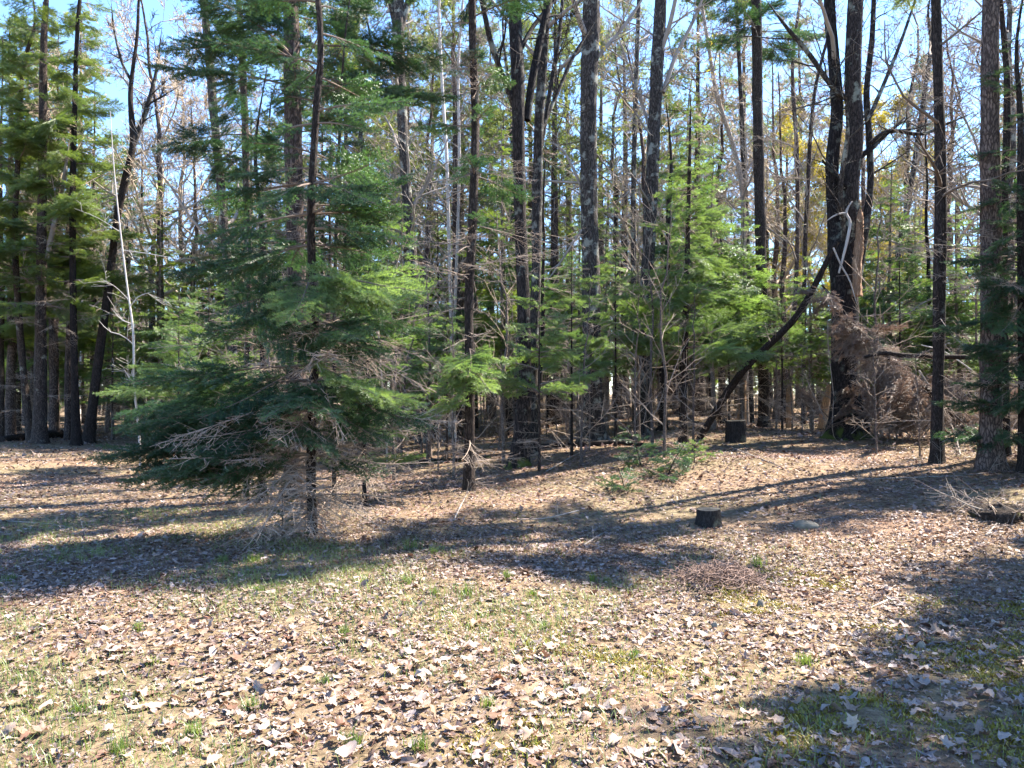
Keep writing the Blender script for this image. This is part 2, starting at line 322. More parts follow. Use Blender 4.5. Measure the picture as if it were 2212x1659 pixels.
# ------------------------------------------------------------------ conifer bough meshes
def bough_mb(L_, rng, nl=0.024, nw=0.006, tw=0.07, sub=0.055, step=0.0105, bare=0.22, droop=0.22, dead=False, coarse=False, wood=True):
    mb = MB(); n = 14
    t = np.linspace(0, 1, n); wob = rng.uniform(-0.05, 0.05)
    ax = np.stack([L_ * t, L_ * wob * np.sin(t * 3.0), L_ * (0.06 * t - droop * t ** 2 + 0.16 * droop * np.maximum(t - 0.6, 0) * 6 * t)], -1)
    if wood:
        tube(mb, ax, np.linspace((0.005 + 0.003 * L_) if dead else (0.006 + 0.006 * L_), 0.002, n), 5 if not coarse else 3, 0)
    PP, TT, SS = [], [], []
    ntw = max(4, int(L_ / tw))
    for sgn in (-1, 1):
        for i in range(ntw):
            tt = 0.06 + 0.92 * (i + rng.uniform(0.1, 0.9)) / ntw
            if tt < bare * 0.5 and not dead: continue
            shape = min(1, (tt + 0.1) / 0.4) * (1 - tt) ** 0.75
            ln = max(0.05, L_ * 0.46 * shape * rng.uniform(0.7, 1.15))
            k = tt * (n - 1); i0 = int(k); p0 = ax[i0] + (ax[min(i0 + 1, n - 1)] - ax[i0]) * (k - i0)
            ang = math.radians(rng.uniform(42, 66)); d = nrm([math.cos(ang), sgn * math.sin(ang), rng.uniform(-0.6, 0.2)])
            m = max(3, int(ln / 0.06)); s = np.linspace(0, 1, m + 1)[:, None]
            end_d = nrm(d + np.array([0.45, 0, rng.uniform(-0.15, 0.12)]))
            tp = p0 + ln * (s * d * (1 - 0.4 * s) + 0.4 * s * s * end_d)
            if wood and (not coarse or rng.random() < 0.4):
                tube(mb, tp, np.linspace(0.0028, 0.0014, m + 1) * (1.6 if coarse else 1), 3, 0)
            tin = 0.0 if tt > bare + 0.1 else 0.45
            q = max(2, int(ln * (1 - tin) / step)); u = np.linspace(tin, 1, q)
            tw_t = nrm(tp[-1] - tp[0]); sp = np.stack([np.interp(u, s[:, 0], tp[:, c]) for c in range(3)], -1)
            sd_ = nrm(np.cross([0, 0, 1], tw_t))
            if not dead: PP.append(sp); TT.append(np.repeat(tw_t[None], q, 0)); SS.append(np.repeat(sd_[None], q, 0))
            if sub:
                ns = int(ln / sub)
                for j in range(ns):
                    w = 0.18 + 0.8 * (j + rng.uniform(0, 0.8)) / max(ns, 1)
                    if w < tin: continue
                    l2 = min(0.30, ln * 0.42) * (1 - w) ** 0.6 * rng.uniform(0.6, 1.2)
                    if l2 < 0.02: continue
                    sg = 1 if j % 2 else -1
                    d2 = nrm(tw_t * math.cos(0.85) + sd_ * sg * math.sin(0.85) + np.array([0, 0, rng.uniform(-0.65, 0.25)]))
                    b0 = np.array([np.interp(w, s[:, 0], tp[:, c]) for c in range(3)])
                    if dead:
                        e = b0 + d2 * l2 + rng.normal(0, 0.02, 3); mid = (b0 + e) / 2 + rng.normal(0, 0.015, 3)
                        tube(mb, np.array([b0, mid, e]), np.array([0.0032, 0.0026, 0.002]), 3, 0)
                    else:
                        q2 = max(2, int(l2 / step)); u2 = np.linspace(0.05, 1, q2)[:, None]
                        PP.append(b0 + d2 * l2 * u2); TT.append(np.repeat(d2[None], q2, 0)); SS.append(np.repeat(nrm(np.cross([0, 0, 1], d2))[None], q2, 0))
    if PP:
        P = np.concatenate(PP); T = np.concatenate(TT); S = np.concatenate(SS); k = len(P)
        for sg in (-1, 1, 0):
            if sg == 0 and coarse: continue
            up = np.array([0, 0, 1.0])[None] * (rng.normal(0.12, 0.25, (k, 1)) if sg else rng.normal(0.8, 0.15, (k, 1)))
            d = T * rng.uniform(0.35, 0.8, (k, 1)) + S * sg * 0.85 + up
            d /= np.linalg.norm(d, axis=1, keepdims=True)
            ll = nl * rng.uniform(0.7, 1.15, (k, 1)); base = P + rng.normal(0, 0.003, (k, 3))
            V = np.stack([base - T * nw * 0.5, base + T * nw * 0.5, base + d * ll], 1).reshape(-1, 3)
            mb.add(V, np.arange(3 * k).reshape(-1, 3), 1)
    return mb

BOUGH = {}; DEAD = {}
for L_ in (0.35, 0.7, 1.2, 1.8, 2.6):
    BOUGH[L_] = [bough_mb(L_, np.random.default_rng(int(L_ * 100) + q), droop=(0.13, 0.24, 0.3)[q % 3], nl=0.028 + 0.004 * L_, nw=0.011, tw=0.058, sub=0.045, step=0.0105 + 0.0018 * L_).mesh('bough', [M_TWIG, M_FIR]) for q in range(3)]
for L_ in (0.7, 1.3, 2.0):
    DEAD[L_] = [bough_mb(L_, np.random.default_rng(int(L_ * 100) + 50 + q), droop=(0.05, 0.2, 0.34)[q], dead=True, tw=0.11, sub=0.09).mesh('dead_branch', [M_DEADT]) for q in range(3)]

def frameM(p, d, roll=0.0, sc=1.0):
    x = nrm(d); up = np.array([0, 0, 1.0])
    if abs(x[2]) > 0.97: up = np.array([0, 1.0, 0])
    y = nrm(np.cross(up, x)); z = np.cross(x, y)
    c, s = math.cos(roll), math.sin(roll); y2 = y * c + z * s; z2 = np.cross(x, y2)
    M = np.eye(4); M[:3, 0] = x * sc; M[:3, 1] = y2 * sc; M[:3, 2] = z2 * sc; M[:3, 3] = p
    return M

def put_bough(root, base, p, tip, rng, pool=BOUGH, name='bough', mat=None, label=None):
    d = np.asarray(tip) - np.asarray(p); L_ = np.linalg.norm(d)
    key = min(pool, key=lambda k: abs(math.log(k / max(L_, 0.05))))
    me = pool[key][rng.integers(0, len(pool[key]))]
    # aim the drooping bough so that its tip ends at the wanted place
    M = frameM(np.asarray(p) - base, d + np.array([0, 0, 0.10 * L_]), rng.normal(0, 0.38), L_ / key)
    o = obj(name, me, root, M=M)
    if mat is not None:
        o.material_slots[1 if len(o.material_slots) > 1 else 0].link = 'OBJECT'
        o.material_slots[1 if len(o.material_slots) > 1 else 0].material = mat
    return o

# ------------------------------------------------------------------ woody growth
def grow(mb, rng, p, d, L_, r, lvl, up=0.12, wig=0.22, rmin=0.003, nch=(4, 7), mat=0, buds=None):
    n = max(4, int(L_ / 0.35) + 2); st = L_ / (n - 1); P = [np.asarray(p, float)]; d = nrm(d)
    dirs = [d]
    for i in range(n - 1):
        d = nrm(d + rng.normal(0, wig * min(1, st * 1.6), 3) + np.array([0, 0, up * st * 0.6])); P.append(P[-1] + d * st); dirs.append(d)
    P = np.array(P); R = np.maximum(r * (1 - 0.72 * np.linspace(0, 1, n) ** 0.9), rmin)
    tube(mb, P, R, 7 if r > 0.04 else (5 if r > 0.015 else 3), mat)
    if buds is not None and lvl <= 1:
        for q in rng.integers(1, n, max(2, n)): buds.append(P[q])
    if lvl <= 0: return
    k = rng.integers(nch[0], nch[1] + 1)
    for t in np.sort(rng.uniform(0.22, 0.97, k)):
        i = min(int(t * (n - 1)), n - 2); q = P[i] + (P[i + 1] - P[i]) * (t * (n - 1) - i)
        a = rng.normal(0, 1, 3); a = nrm(a - dirs[i] * np.dot(a, dirs[i])); ang = math.radians(rng.uniform(28, 62))
        nd = dirs[i] * math.cos(ang) + a * math.sin(ang)
        grow(mb, rng, q, nd, L_ * rng.uniform(0.34, 0.62) * (1.15 - 0.5 * t), max(R[i] * rng.uniform(0.42, 0.66), rmin), lvl - 1, up, wig, rmin, nch, mat, buds)

def px_trunk(pts, Yb, rng, lean_y=0.0, H=None, dz=0.12):
    """pixel points (x, y, width) from the base up -> world points and radii, at the base's own distance with a little sway in depth"""
    P, R = [], []
    for i, (x, y, w) in enumerate(pts):
        yy = Yb + (0 if i == 0 else rng.normal(0, dz)) + lean_y * i
        P.append(at(x, y, yy)); R.append(w * 0.375 / FPX * yy)
    P = np.array(P); R = np.array(R)
    if H:
        d = nrm(P[-1] - P[-2]); d = nrm(d + np.array([0, 0, 0.8])); z = P[-1][2]
        if H > z + 1:
            k = max(2, int((H - z) / 2.5))
            for i in range(1, k + 1):
                f = i / k; P = np.vstack([P, P[len(pts) - 1] + d * (H - z) * f + rng.normal(0, 0.12, 3) * [1, 1, 0]]); R = np.append(R, R[len(pts) - 1] * (1 - 0.85 * f))
    return P, R

def trunk_part(root, base, P, R, bark, rng, name='trunk', flare=0.5, k=18, amp=0.07, fh=0.28, step=0.16):
    Q = np.concatenate([P, R[:, None]], 1); Ln = np.sum(np.linalg.norm(np.diff(P, axis=0), axis=1))
    S = spline(Q, max(8, int(Ln / step))); S[:, 3] = np.maximum(S[:, 3], 0.006)
    if flare > 0:
        S[0, 2] -= 0.10
    mb = MB(); tube(mb, S[:, :3] - base, S[:, 3], k, 0, amp, rng, flare=flare, flare_h=fh)
    obj(name, mb.mesh(name, [bark], True), root)
    return S

def interp_h(S, z):
    i = int(np.argmin(np.abs(S[:, 2] - z))); return S[i, :3], S[i, 3]

def limb(root, base, P, R, rng, mat=M_GREYTWIG, lvl=2, name='limb', nch=(4, 7), rmin=0.004, tl=(0.5, 1.5), bark=None, mats=None):
    """a traced limb with twigs growing out of it"""
    Q = spline(np.concatenate([P, np.asarray(R)[:, None]], 1), max(6, int(np.sum(np.linalg.norm(np.diff(P, axis=0), axis=1)) / 0.15)))
    Q[:, 3] *= np.clip((1.02 - np.linspace(0, 1, len(Q))) / 0.3, 0.12, 1) ** 0.7
    mb = MB(); tube(mb, Q[:, :3] - base, Q[:, 3], 8, 0, 0.05, rng); lo_ = obj(name, mb.mesh(name, [bark or mat], True), root); mb = MB()
    if lvl >= 0:
        for t in rng.uniform(0.15, 1.0, rng.integers(nch[0], nch[1] + 1) * 2):
            i = min(int(t * (len(Q) - 1)), len(Q) - 2); d = nrm(Q[i + 1, :3] - Q[i, :3]); a = rng.normal(0, 1, 3); a = nrm(a - d * np.dot(a, d))
            grow(mb, rng, Q[i, :3] - base, d * 0.6 + a * 0.8, rng.uniform(*tl), max(Q[i, 3] * 0.4, rmin), lvl, rmin=rmin, nch=nch)
        if mb.n: tag(obj('twig_spray', mb.mesh('twig_spray', [bark or mat], True), lo_), kind='stuff')
    return lo_

def auto_limbs(root, base, S, rng, z0, n, mat, Lr=(2.5, 5.0), lvl=2, rmin=0.005, upang=(20, 60), name='limb', nch=(4, 6), rr=(0.3, 0.5)):
    zt = S[-1, 2]
    for i in range(n):
        z = z0 + (zt - z0) * ((i + rng.uniform(0, 0.8)) / n); p, r = interp_h(S, z); az = rng.uniform(0, 6.283); el = math.radians(rng.uniform(*upang))
        d = np.array([math.cos(az) * math.cos(el), math.sin(az) * math.cos(el), math.sin(el)])
        mb = MB(); f = 1 - 0.6 * (z - z0) / max(zt - z0, 0.1)
        grow(mb, rng, p - base, d, rng.uniform(*Lr) * f, max(r * rng.uniform(*rr), 0.012), lvl, rmin=rmin, nch=nch)
        obj(name, mb.mesh(name, [mat], True), root)

def dead_branches(root, base, S, rng, z0, z1, n, Lr=(0.5, 1.5), name='dead_branch', slope=(-0.35, 0.15)):
    for i in range(n):
        z = rng.uniform(z0, z1); p, r = interp_h(S, z); az = rng.uniform(0, 6.283); L_ = rng.uniform(*Lr)
        put_bough(root, base, p, p + L_ * np.array([math.cos(az), math.sin(az), rng.uniform(*slope)]), rng, DEAD, name)

def live_boughs(root, base, S, rng, z0, z1, spacing, Lfun, per=5, slope=(-0.25, 0.1), mat=None, keep=None, skip=0.2):
    z = z0; n = 0
    while z < z1:
        p, r = interp_h(S, z); ph = rng.uniform(0, 6.283)
        for q in range(per):
            az = ph + q * 6.283 / per + rng.normal(0, 0.25); L_ = Lfun((z - z0) / (z1 - z0)) * rng.uniform(0.5, 1.25)
            if rng.random() < skip: continue
            if L_ < 0.1: continue
            d = np.array([math.cos(az), math.sin(az), rng.uniform(*slope)])
            if keep is not None and not keep(az, z): continue
            put_bough(root, base, p + np.array([0, 0, rng.uniform(-0.1, 0.1)]), p + L_ * d, rng, mat=mat); n += 1
        z += spacing * rng.uniform(0.8, 1.2)
    return n

# ------------------------------------------------------------------ the big fir by the clearing
rng = np.random.default_rng(3)
b0 = ground_at(677, 1160); YA = b0[1]
fir = empty('fir_tree', b0, 'big dark green fir with low sweeping boughs at the edge of the clearing', 'tree')
P, R = px_trunk([(677, 1168, 30), (672, 1050, 26), (674, 900, 26), (680, 720, 26), (672, 500, 24), (682, 250, 20), (692, 60, 17)], YA + 0.15, rng, dz=0.04, H=10.5)
S = trunk_part(fir, b0, P, R, M_SPRUCEB, rng, flare=0.5, fh=0.12, k=14)
ex = [(195, 1000, 905, -.1), (240, 905, 830, .4), (262, 860, 790, -.3), (300, 1030, 940, -.7), (400, 975, 890, -.9), (345, 930, 850, -.5), (300, 985, 880, .5), (430, 900, 800, -.8), (250, 960, 870, .1),
      (385, 960, 880, .6), (470, 860, 780, -1.0), (520, 960, 880, -1.0), (560, 900, 830, -1.2),
      (395, 740, 650, -.4), (370, 660, 600, .4), (440, 610, 530, -.3), (410, 520, 450, .2), (440, 400, 340, -.2), (520, 440, 380, -.8), (500, 310, 260, .3), (470, 700, 610, -.8), (350, 590, 520, .1), (560, 560, 480, -1.0), (400, 450, 390, .6),
      (612, 700, 600, -1.35), (650, 660, 560, -1.2), (570, 770, 690, -1.2), (600, 430, 350, -1.2), (720, 480, 400, -1.2), (690, 560, 480, -1.3), (640, 330, 260, -1.1), (760, 600, 520, -1.1), (740, 350, 280, -1.0),
      (950, 390, 450, -.3), (905, 450, 470, .4), (880, 350, 380, -.5), (920, 660, 600, -.6), (855, 655, 590, -1.0), (935, 740, 660, .2), (860, 560, 520, .5), (900, 520, 500, -.4), (820, 430, 400, -.9), (840, 280, 250, -.2), (800, 520, 470, -.9), (930, 470, 460, .1),
      (945, 920, 850, -.2), (800, 870, 800, -.9), (880, 905, 830, .3), (920, 880, 820, -.6), (770, 760, 690, -1.1), (840, 790, 720, -.4), (850, 960, 890, -.5), (640, 885, 820, -1.1), (720, 900, 840, -1.1), (600, 965, 900, -.9), (705, 975, 910, -1.0), (655, 800, 730, -1.2), (262, 1045, 985, .2), (335, 1058, 1000, -.3), (430, 1045, 985, -.7), (520, 1040, 980, -.8), (760, 1000, 940, -.6), (840, 1040, 970, .1)]
for qi, (tx, ty, ay, dy) in enumerate(ex):
    if (tx, ty) in ((650, 660), (600, 430), (720, 480), (690, 560), (640, 330), (760, 600), (740, 350), (655, 800), (520, 1040), (760, 1000), (470, 860), (560, 560), (800, 520), (370, 660), (520, 960)): continue
    if ty < 480: tx = 677 + (tx - 677) * .85
    zz = at(675, ay, YA)[2]; p, r = interp_h(S, zz)
    put_bough(fir, b0, p, at(tx, ty, YA + dy), rng, mat=M_FIR2 if (tx, ty) in ((612, 700), (650, 660), (855, 655), (920, 660), (920, 880), (800, 870)) else None)
zt = at(675, 330, YA)[2]
live_boughs(fir, b0, S, rng, zt, 10.3, 0.42, lambda t: 0.95 * (1 - t) ** 0.7 + 0.15, per=5, skip=.35, keep=lambda a, z: math.sin(a) > -.65)
live_boughs(fir, b0, S, rng, at(675, 900, YA)[2], zt, 0.6, lambda t: 1.4 - 0.3 * t, per=4, skip=.5, keep=lambda a, z: math.sin(a) > -0.2)
dead_branches(fir, b0, S, rng, 0.12, 2.4, 120, (0.4, 1.7), slope=(-0.5, 0.2))

# companions of the big fir: a pale trunk behind it and slim stems around it
def stem_tree(name, label, pts, bark, cat='tree', group=None, H=None, dz=0.05, seed=0, flare=0.6, k=12, Y=None, fh=0.17, amp=0.07, step=0.16, lean=0.0):
    rng = np.random.default_rng(seed); b = ground_at(pts[0][0], pts[0][1]) if Y is None else None
    if b is None:
        p = at(pts[0][0], pts[0][1], Y); b = np.array([p[0], Y, float(gz(p[0], Y))])
    root = empty(name, b, label, cat, group); P, R = px_trunk(pts, b[1], rng, H=H, dz=dz, lean_y=lean)
    P[0, 2] = b[2] - 0.02
    S = trunk_part(root, b, P, R, bark, rng, flare=flare, k=k, fh=fh, amp=amp, step=step)
    return root, b, S, rng

r_, b_, S_, g_ = stem_tree('pine_tree', 'tall grey trunk standing behind the big fir, bark lit in patches', [(634, 1075, 66), (637, 900, 57), (642, 650, 55), (634, 350, 50), (630, 100, 46)], M_PINEB, seed=21, H=15, k=18)
dead_branches(r_, b_, S_, g_, 0.5, 5.5, 26, (0.6, 1.5))
live_boughs(r_, b_, S_, g_, 6.3, 14.6, 0.5, lambda t: 2.0 * (1 - t) ** 0.7 + 0.2, per=4)
for q, (pts, lab, H) in enumerate([
        ([(532, 1085, 15), (531, 900, 13), (535, 700, 11), (540, 550, 8)], 'thin dark dead stem under the big fir, the one farther from its trunk', 5),
        ([(567, 1085, 25), (565, 950, 21), (570, 700, 18), (566, 500, 15)], 'stout short-barked stem under the sweeping boughs of the big fir', 6.5),
        ([(722, 1088, 13), (722, 900, 12), (724, 600, 11), (735, 250, 8)], 'slim fir stem close beside the big fir trunk on its sunny side', 8),
        ([(787, 1086, 12), (787, 960, 10), (792, 850, 9), (800, 640, 6)], 'slim fir stem with low green boughs between the two nearer firs', 4.6)]):
    r_, b_, S_, g_ = stem_tree('slim_fir_tree', lab, pts, M_SPRUCEB, seed=30 + q, H=H, k=9, group=None)
    dead_branches(r_, b_, S_, g_, 0.3, H * 0.5, 16, (0.4, 1.1))
    live_boughs(r_, b_, S_, g_, (1.5, 2.6, 2.2, 0.75)[q], H - 0.1, (0.5, 0.6, 0.5, 0.42)[q], lambda t: (0.75, 1.0, 0.95, 0.95)[q] * (1 - t) ** 0.8 + 0.12, per=4, mat=M_FIR2 if q == 3 else None)
r_, b_, S_, g_ = stem_tree('bare_sapling', 'thin pale bare sapling rising beside the slim fir stems', [(838, 1018, 7), (832, 900, 6), (820, 760, 5), (812, 600, 4)], M_GREYTWIG, seed=41, H=4.5, k=6, flare=0.1)
auto_limbs(r_, b_, S_, g_, 1.2, 6, M_GREYTWIG, (0.4, 0.9), 1, rmin=0.002)

# ------------------------------------------------------------------ individual trunks across the wood
# fir with a bare lower trunk and a bright low spray
r_, b_, S_, g_ = stem_tree('fir_tree', 'fir with a clean grey lower trunk and one bright low spray of needles', [(1013, 1060, 34), (1014, 950, 28), (1015, 800, 27), (1013, 650, 26), (1022, 450, 26), (1027, 250, 24), (1020, 40, 22)], M_SPRUCEB, seed=50, H=14, k=18, flare=0.35)
for (tx, ty, ay, dy) in [(1088, 815, 785, -.6), (950, 835, 785, -.8), (915, 860, 800, -.3), (1060, 850, 800, -1.1), (1005, 810, 750, -1.3), (900, 905, 850, .1), (1075, 790, 760, .2), (975, 800, 770, -1.3), (930, 900, 860, -.9), (1040, 800, 750, -.9), (985, 860, 800, -1.0)]:
    p, r = interp_h(S_, at(1015, ay, b_[1])[2]); put_bough(r_, b_, p, at(tx, ty, b_[1] + dy), g_, mat=M_FIR2)
dead_branches(r_, b_, S_, g_, 0.25, 0.9, 10, (0.7, 1.6), slope=(-0.25, -0.05))
dead_branches(r_, b_, S_, g_, 2.2, 7.5, 44, (0.5, 1.7))
live_boughs(r_, b_, S_, g_, 4.2, 8.0, 0.9, lambda t: 1.1, per=3); live_boughs(r_, b_, S_, g_, 8.0, 13.8, 0.5, lambda t: 1.7 * (1 - t) ** 0.8 + .15, per=4)

# mossy maple with a forked crown
r_, b_, S_, g_ = stem_tree('maple_tree', 'dark mossy-footed maple trunk forking high above the clearing', [(1118, 1010, 56), (1130, 900, 46), (1132, 700, 38), (1125, 500, 34), (1120, 300, 36), (1118, 150, 38), (1112, 0, 34)], M_MAPLEB, seed=60, H=17, k=22, flare=0.75, fh=0.22)
Yc = b_[1]
def pl(pts, Yc, dy=0.0): return np.array([at(x, y, Yc + dy * i) for i, (x, y, w) in enumerate(pts)]), np.array([w * .39 / FPX * Yc for (_, _, w) in pts])
for pts, dy in [([(1138, 260, 22), (1150, 170, 22), (1170, 70, 20), (1195, -40, 17), (1230, -200, 12)], 0.1), ([(1118, 250, 16), (1090, 175, 16), (1060, 90, 15), (1040, 0, 13), (1000, -150, 9)], -0.2), ([(1118, 120, 14), (1150, 60, 13), (1190, 10, 12), (1240, -60, 9)], 0.3)]:
    P, R = pl(pts, Yc, dy); limb(r_, b_, P, R, g_, bark=M_MAPLEB, lvl=2, tl=(0.8, 2.2), nch=(3, 5), rmin=0.005)
auto_limbs(r_, b_, S_, g_, 9.5, 9, M_GREYTWIG, (2.5, 4.5), 2, rmin=0.006)
dead_branches(r_, b_, S_, g_, 2.5, 6, 10, (0.5, 1.2))
# its neighbour just behind
r_, b_, S_, g_ = stem_tree('maple_tree', 'slimmer ridged maple stem rising just behind the mossy maple', [(1152, 985, 34), (1150, 800, 30), (1158, 600, 28), (1160, 430, 30), (1165, 250, 27), (1178, 60, 26)], M_GREYB, seed=61, H=18, k=16)
for pts, dy in [([(1163, 350, 14), (1186, 210, 13), (1205, 100, 12), (1215, 0, 10), (1220, -150, 7)], 0.2), ([(1165, 290, 12), (1200, 210, 11), (1240, 120, 10), (1290, 40, 8)], 0.3)]:
    P, R = pl(pts, b_[1], dy); limb(r_, b_, P, R, g_, bark=M_GREYB, lvl=2, tl=(0.7, 2.0), nch=(3, 5), rmin=0.006)
auto_limbs(r_, b_, S_, g_, 8, 8, M_GREYTWIG, (2.5, 4.5), 2, rmin=0.006)

# straight thick trunk
r_, b_, S_, g_ = stem_tree('ash_tree', 'thick straight lichen-flecked trunk with a flared black foot', [(1282, 958, 66), (1280, 850, 54), (1277, 600, 50), (1272, 400, 48), (1272, 200, 50), (1278, 0, 50)], M_GREYB, seed=62, H=20, k=24, flare=0.8, fh=0.25)
for pts, dy in [([(1274, 470, 7), (1215, 560, 6), (1180, 610, 5)], -.2), ([(1275, 90, 12), (1240, 120, 11), (1210, 150, 10), (1175, 200, 7)], .2), ([(1276, 140, 12), (1345, 60, 10), (1400, -20, 8)], .3), ([(1272, 445, 9), (1220, 330, 7), (1170, 300, 5)], .2), ([(1272, 397, 8), (1200, 392, 7), (1160, 390, 5)], .3)]:
    P, R = pl(pts, b_[1], dy); limb(r_, b_, P, R, g_, lvl=1, tl=(0.5, 1.3), nch=(2, 4), rmin=0.005)
auto_limbs(r_, b_, S_, g_, 10, 9, M_GREYTWIG, (2.5, 5.0), 2, rmin=0.007)
dead_branches(r_, b_, S_, g_, 0.6, 3.5, 12, (0.5, 1.2))

# grey trunk with budding twigs
r_, b_, S_, g_ = stem_tree('maple_tree', 'grey maple trunk with small yellow buds on its upper twigs', [(1388, 940, 46), (1392, 780, 38), (1398, 600, 36), (1408, 400, 38), (1414, 250, 36), (1424, 60, 36)], M_GREYB, seed=63, H=18, k=20, flare=0.5)
for pts, dy in [([(1412, 320, 12), (1395, 250, 10), (1360, 150, 8), (1330, 60, 6)], .3), ([(1432, 200, 13), (1460, 120, 11), (1500, 40, 9), (1540, -60, 6)], .2), ([(1425, 120, 14), (1450, 40, 12), (1470, -60, 10)], -.2)]:
    P, R = pl(pts, b_[1], dy); limb(r_, b_, P, R, g_, lvl=2, tl=(0.6, 1.8), nch=(3, 5), rmin=0.006)
buds = []; mbx = MB(); mbt = MB()
for q in range(10):
    z = g_.uniform(6.5, 15); p, r = interp_h(S_, z); a = g_.uniform(0, 6.28)
    grow(mbt, g_, p - b_, np.array([math.cos(a), math.sin(a), 0.6]), g_.uniform(1.5, 3), 0.03, 2, rmin=0.006, buds=buds)
obj('limb', mbt.mesh('limb', [M_GREYTWIG], True), r_)
B = np.array(buds); B = B[g_.random(len(B)) < 0.6]
d1 = g_.normal(0, 0.035, B.shape); d2 = g_.normal(0, 0.035, B.shape); mbx.add(np.stack([B, B + d1, B + d2], 1).reshape(-1, 3), np.arange(3 * len(B)).reshape(-1, 3))
obj('buds', mbx.mesh('buds', [M_BUD]), r_)

# slim conifer stems
r_, b_, S_, g_ = stem_tree('fir_tree', 'slender fir stem with a broad dark foot behind the grey budding maple', [(1432, 930, 30), (1434, 860, 19), (1438, 700, 17), (1445, 450, 15)], M_SPRUCEB, seed=64, H=10, k=12)
dead_branches(r_, b_, S_, g_, 0.5, 5, 22, (0.5, 1.3)); live_boughs(r_, b_, S_, g_, 3.2, 9.8, 0.55, lambda t: 1.3 * (1 - t) ** .7 + .12, per=4)
r_, b_, S_, g_ = stem_tree('fir_tree', 'spire-topped young fir with tiers of green boughs, stem mottled grey', [(1476, 950, 26), (1478, 850, 21), (1481, 700, 18), (1486, 500, 14), (1490, 330, 9), (1492, 205, 3)], M_SPRUCEB, seed=65, k=12, Y=17.5)
dead_branches(r_, b_, S_, g_, 0.4, 3.4, 30, (0.5, 1.4)); live_boughs(r_, b_, S_, g_, 2.6, S_[-1, 2] - 0.1, 0.3, lambda t: 1.45 * (1 - t) ** .75 + .12, per=6, mat=M_FIR2, slope=(-.2, .2))
r_, b_, S_, g_ = stem_tree('hemlock_tree', 'dark tall trunk with short dead twigs behind the leaning log', [(1650, 925, 36), (1650, 800, 31), (1645, 600, 30), (1640, 400, 30), (1636, 200, 29), (1633, 0, 29)], M_SPRUCEB, seed=66, H=19, k=18)
dead_branches(r_, b_, S_, g_, 1, 11, 30, (0.5, 1.6)); live_boughs(r_, b_, S_, g_, 12.5, 18.8, 0.7, lambda t: 2.0 * (1 - t) ** .8 + .2, per=4)

# the many-stemmed maple with the storm damage
r_, b_, S_, g_ = stem_tree('maple_tree', 'huge old maple with a flared black foot splitting into several stems', [(1829, 948, 96), (1828, 850, 78), (1826, 700, 74), (1822, 600, 72), (1815, 545, 66), (1803, 480, 40), (1798, 350, 36), (1808, 240, 34), (1800, 120, 32), (1792, 0, 30)], M_MAPLEB, seed=67, H=17, k=26, flare=0.75, fh=0.3, dz=0.06)
Yc = b_[1]
for pts, dy, bk in [([(1832, 590, 46), (1842, 520, 48), (1838, 420, 46), (1846, 300, 48), (1842, 150, 46), (1848, 0, 42), (1850, -250, 26), (1840, -500, 10)], -.02, M_MAPLEB),
                ([(1850, 610, 26), (1868, 500, 24), (1880, 400, 20), (1878, 300, 20), (1872, 200, 18), (1884, 80, 16), (1890, -60, 12), (1900, -250, 8)], .1, M_GREYB),
                ([(1820, 600, 18), (1822, 500, 15), (1816, 400, 13), (1830, 300, 14), (1828, 220, 12)], -.25, M_GREYB),
                ([(1845, 225, 14), (1800, 190, 14), (1750, 120, 13), (1700, 60, 11), (1655, 0, 8)], -.2, M_GREYB),
                ([(1880, 310, 14), (1920, 282, 11), (1990, 290, 10), (2040, 270, 8), (2110, 240, 5)], -.1, M_GREYB),
                ([(1875, 260, 12), (1910, 180, 11), (1950, 80, 9), (1990, -40, 7)], .2, M_GREYB)]:
    P, R = pl(pts, Yc, dy); limb(r_, b_, P, R, g_, bark=bk, lvl=2, tl=(0.6, 2.0), nch=(3, 5), rmin=0.006)
auto_limbs(r_, b_, S_, g_, 9, 8, M_GREYTWIG, (2.5, 4.5), 2, rmin=0.007)

r_, b_, S_, g_ = stem_tree('spruce_tree', 'slender straight trunk with a black lower half beside the dead brush', [(2024, 1000, 40), (2026, 850, 30), (2030, 600, 34), (2032, 400, 32), (2028, 200, 28), (2022, 0, 25)], M_SPRUCEB, seed=68, H=15, k=18, flare=0.3)
dead_branches(r_, b_, S_, g_, 1, 4.5, 14, (0.6, 1.8), slope=(-0.5, 0.1)); auto_limbs(r_, b_, S_, g_, 4.5, 16, M_TWIG, (1.2, 2.8), 2, rmin=0.004, upang=(0, 40))
live_boughs(r_, b_, S_, g_, 9.5, 14.8, 0.7, lambda t: 1.5 * (1 - t) ** .8 + .2, per=4)
r_, b_, S_, g_ = stem_tree('pine_tree', 'stout pinkish-grey pine trunk, the thickest straight trunk on the rise', [(2140, 1012, 72), (2140, 900, 58), (2140, 700, 55), (2140, 500, 54), (2138, 250, 48), (2140, 0, 42)], M_PINEB, seed=69, H=18, k=24, flare=0.4)
dead_branches(r_, b_, S_, g_, 0.8, 7, 24, (0.6, 1.8)); live_boughs(r_, b_, S_, g_, 9.5, 17.8, 0.7, lambda t: 2.2 * (1 - t) ** .8 + .2, per=4, mat=M_PINE)
r_, b_, S_, g_ = stem_tree('spruce_tree', 'slim trunk tucked close behind the stout pinkish pine', [(2172, 985, 26), (2170, 800, 24), (2168, 500, 22), (2176, 200, 18)], M_SPRUCEB, seed=70, H=12, k=12)
dead_branches(r_, b_, S_, g_, 1, 6, 16, (0.6, 1.6))
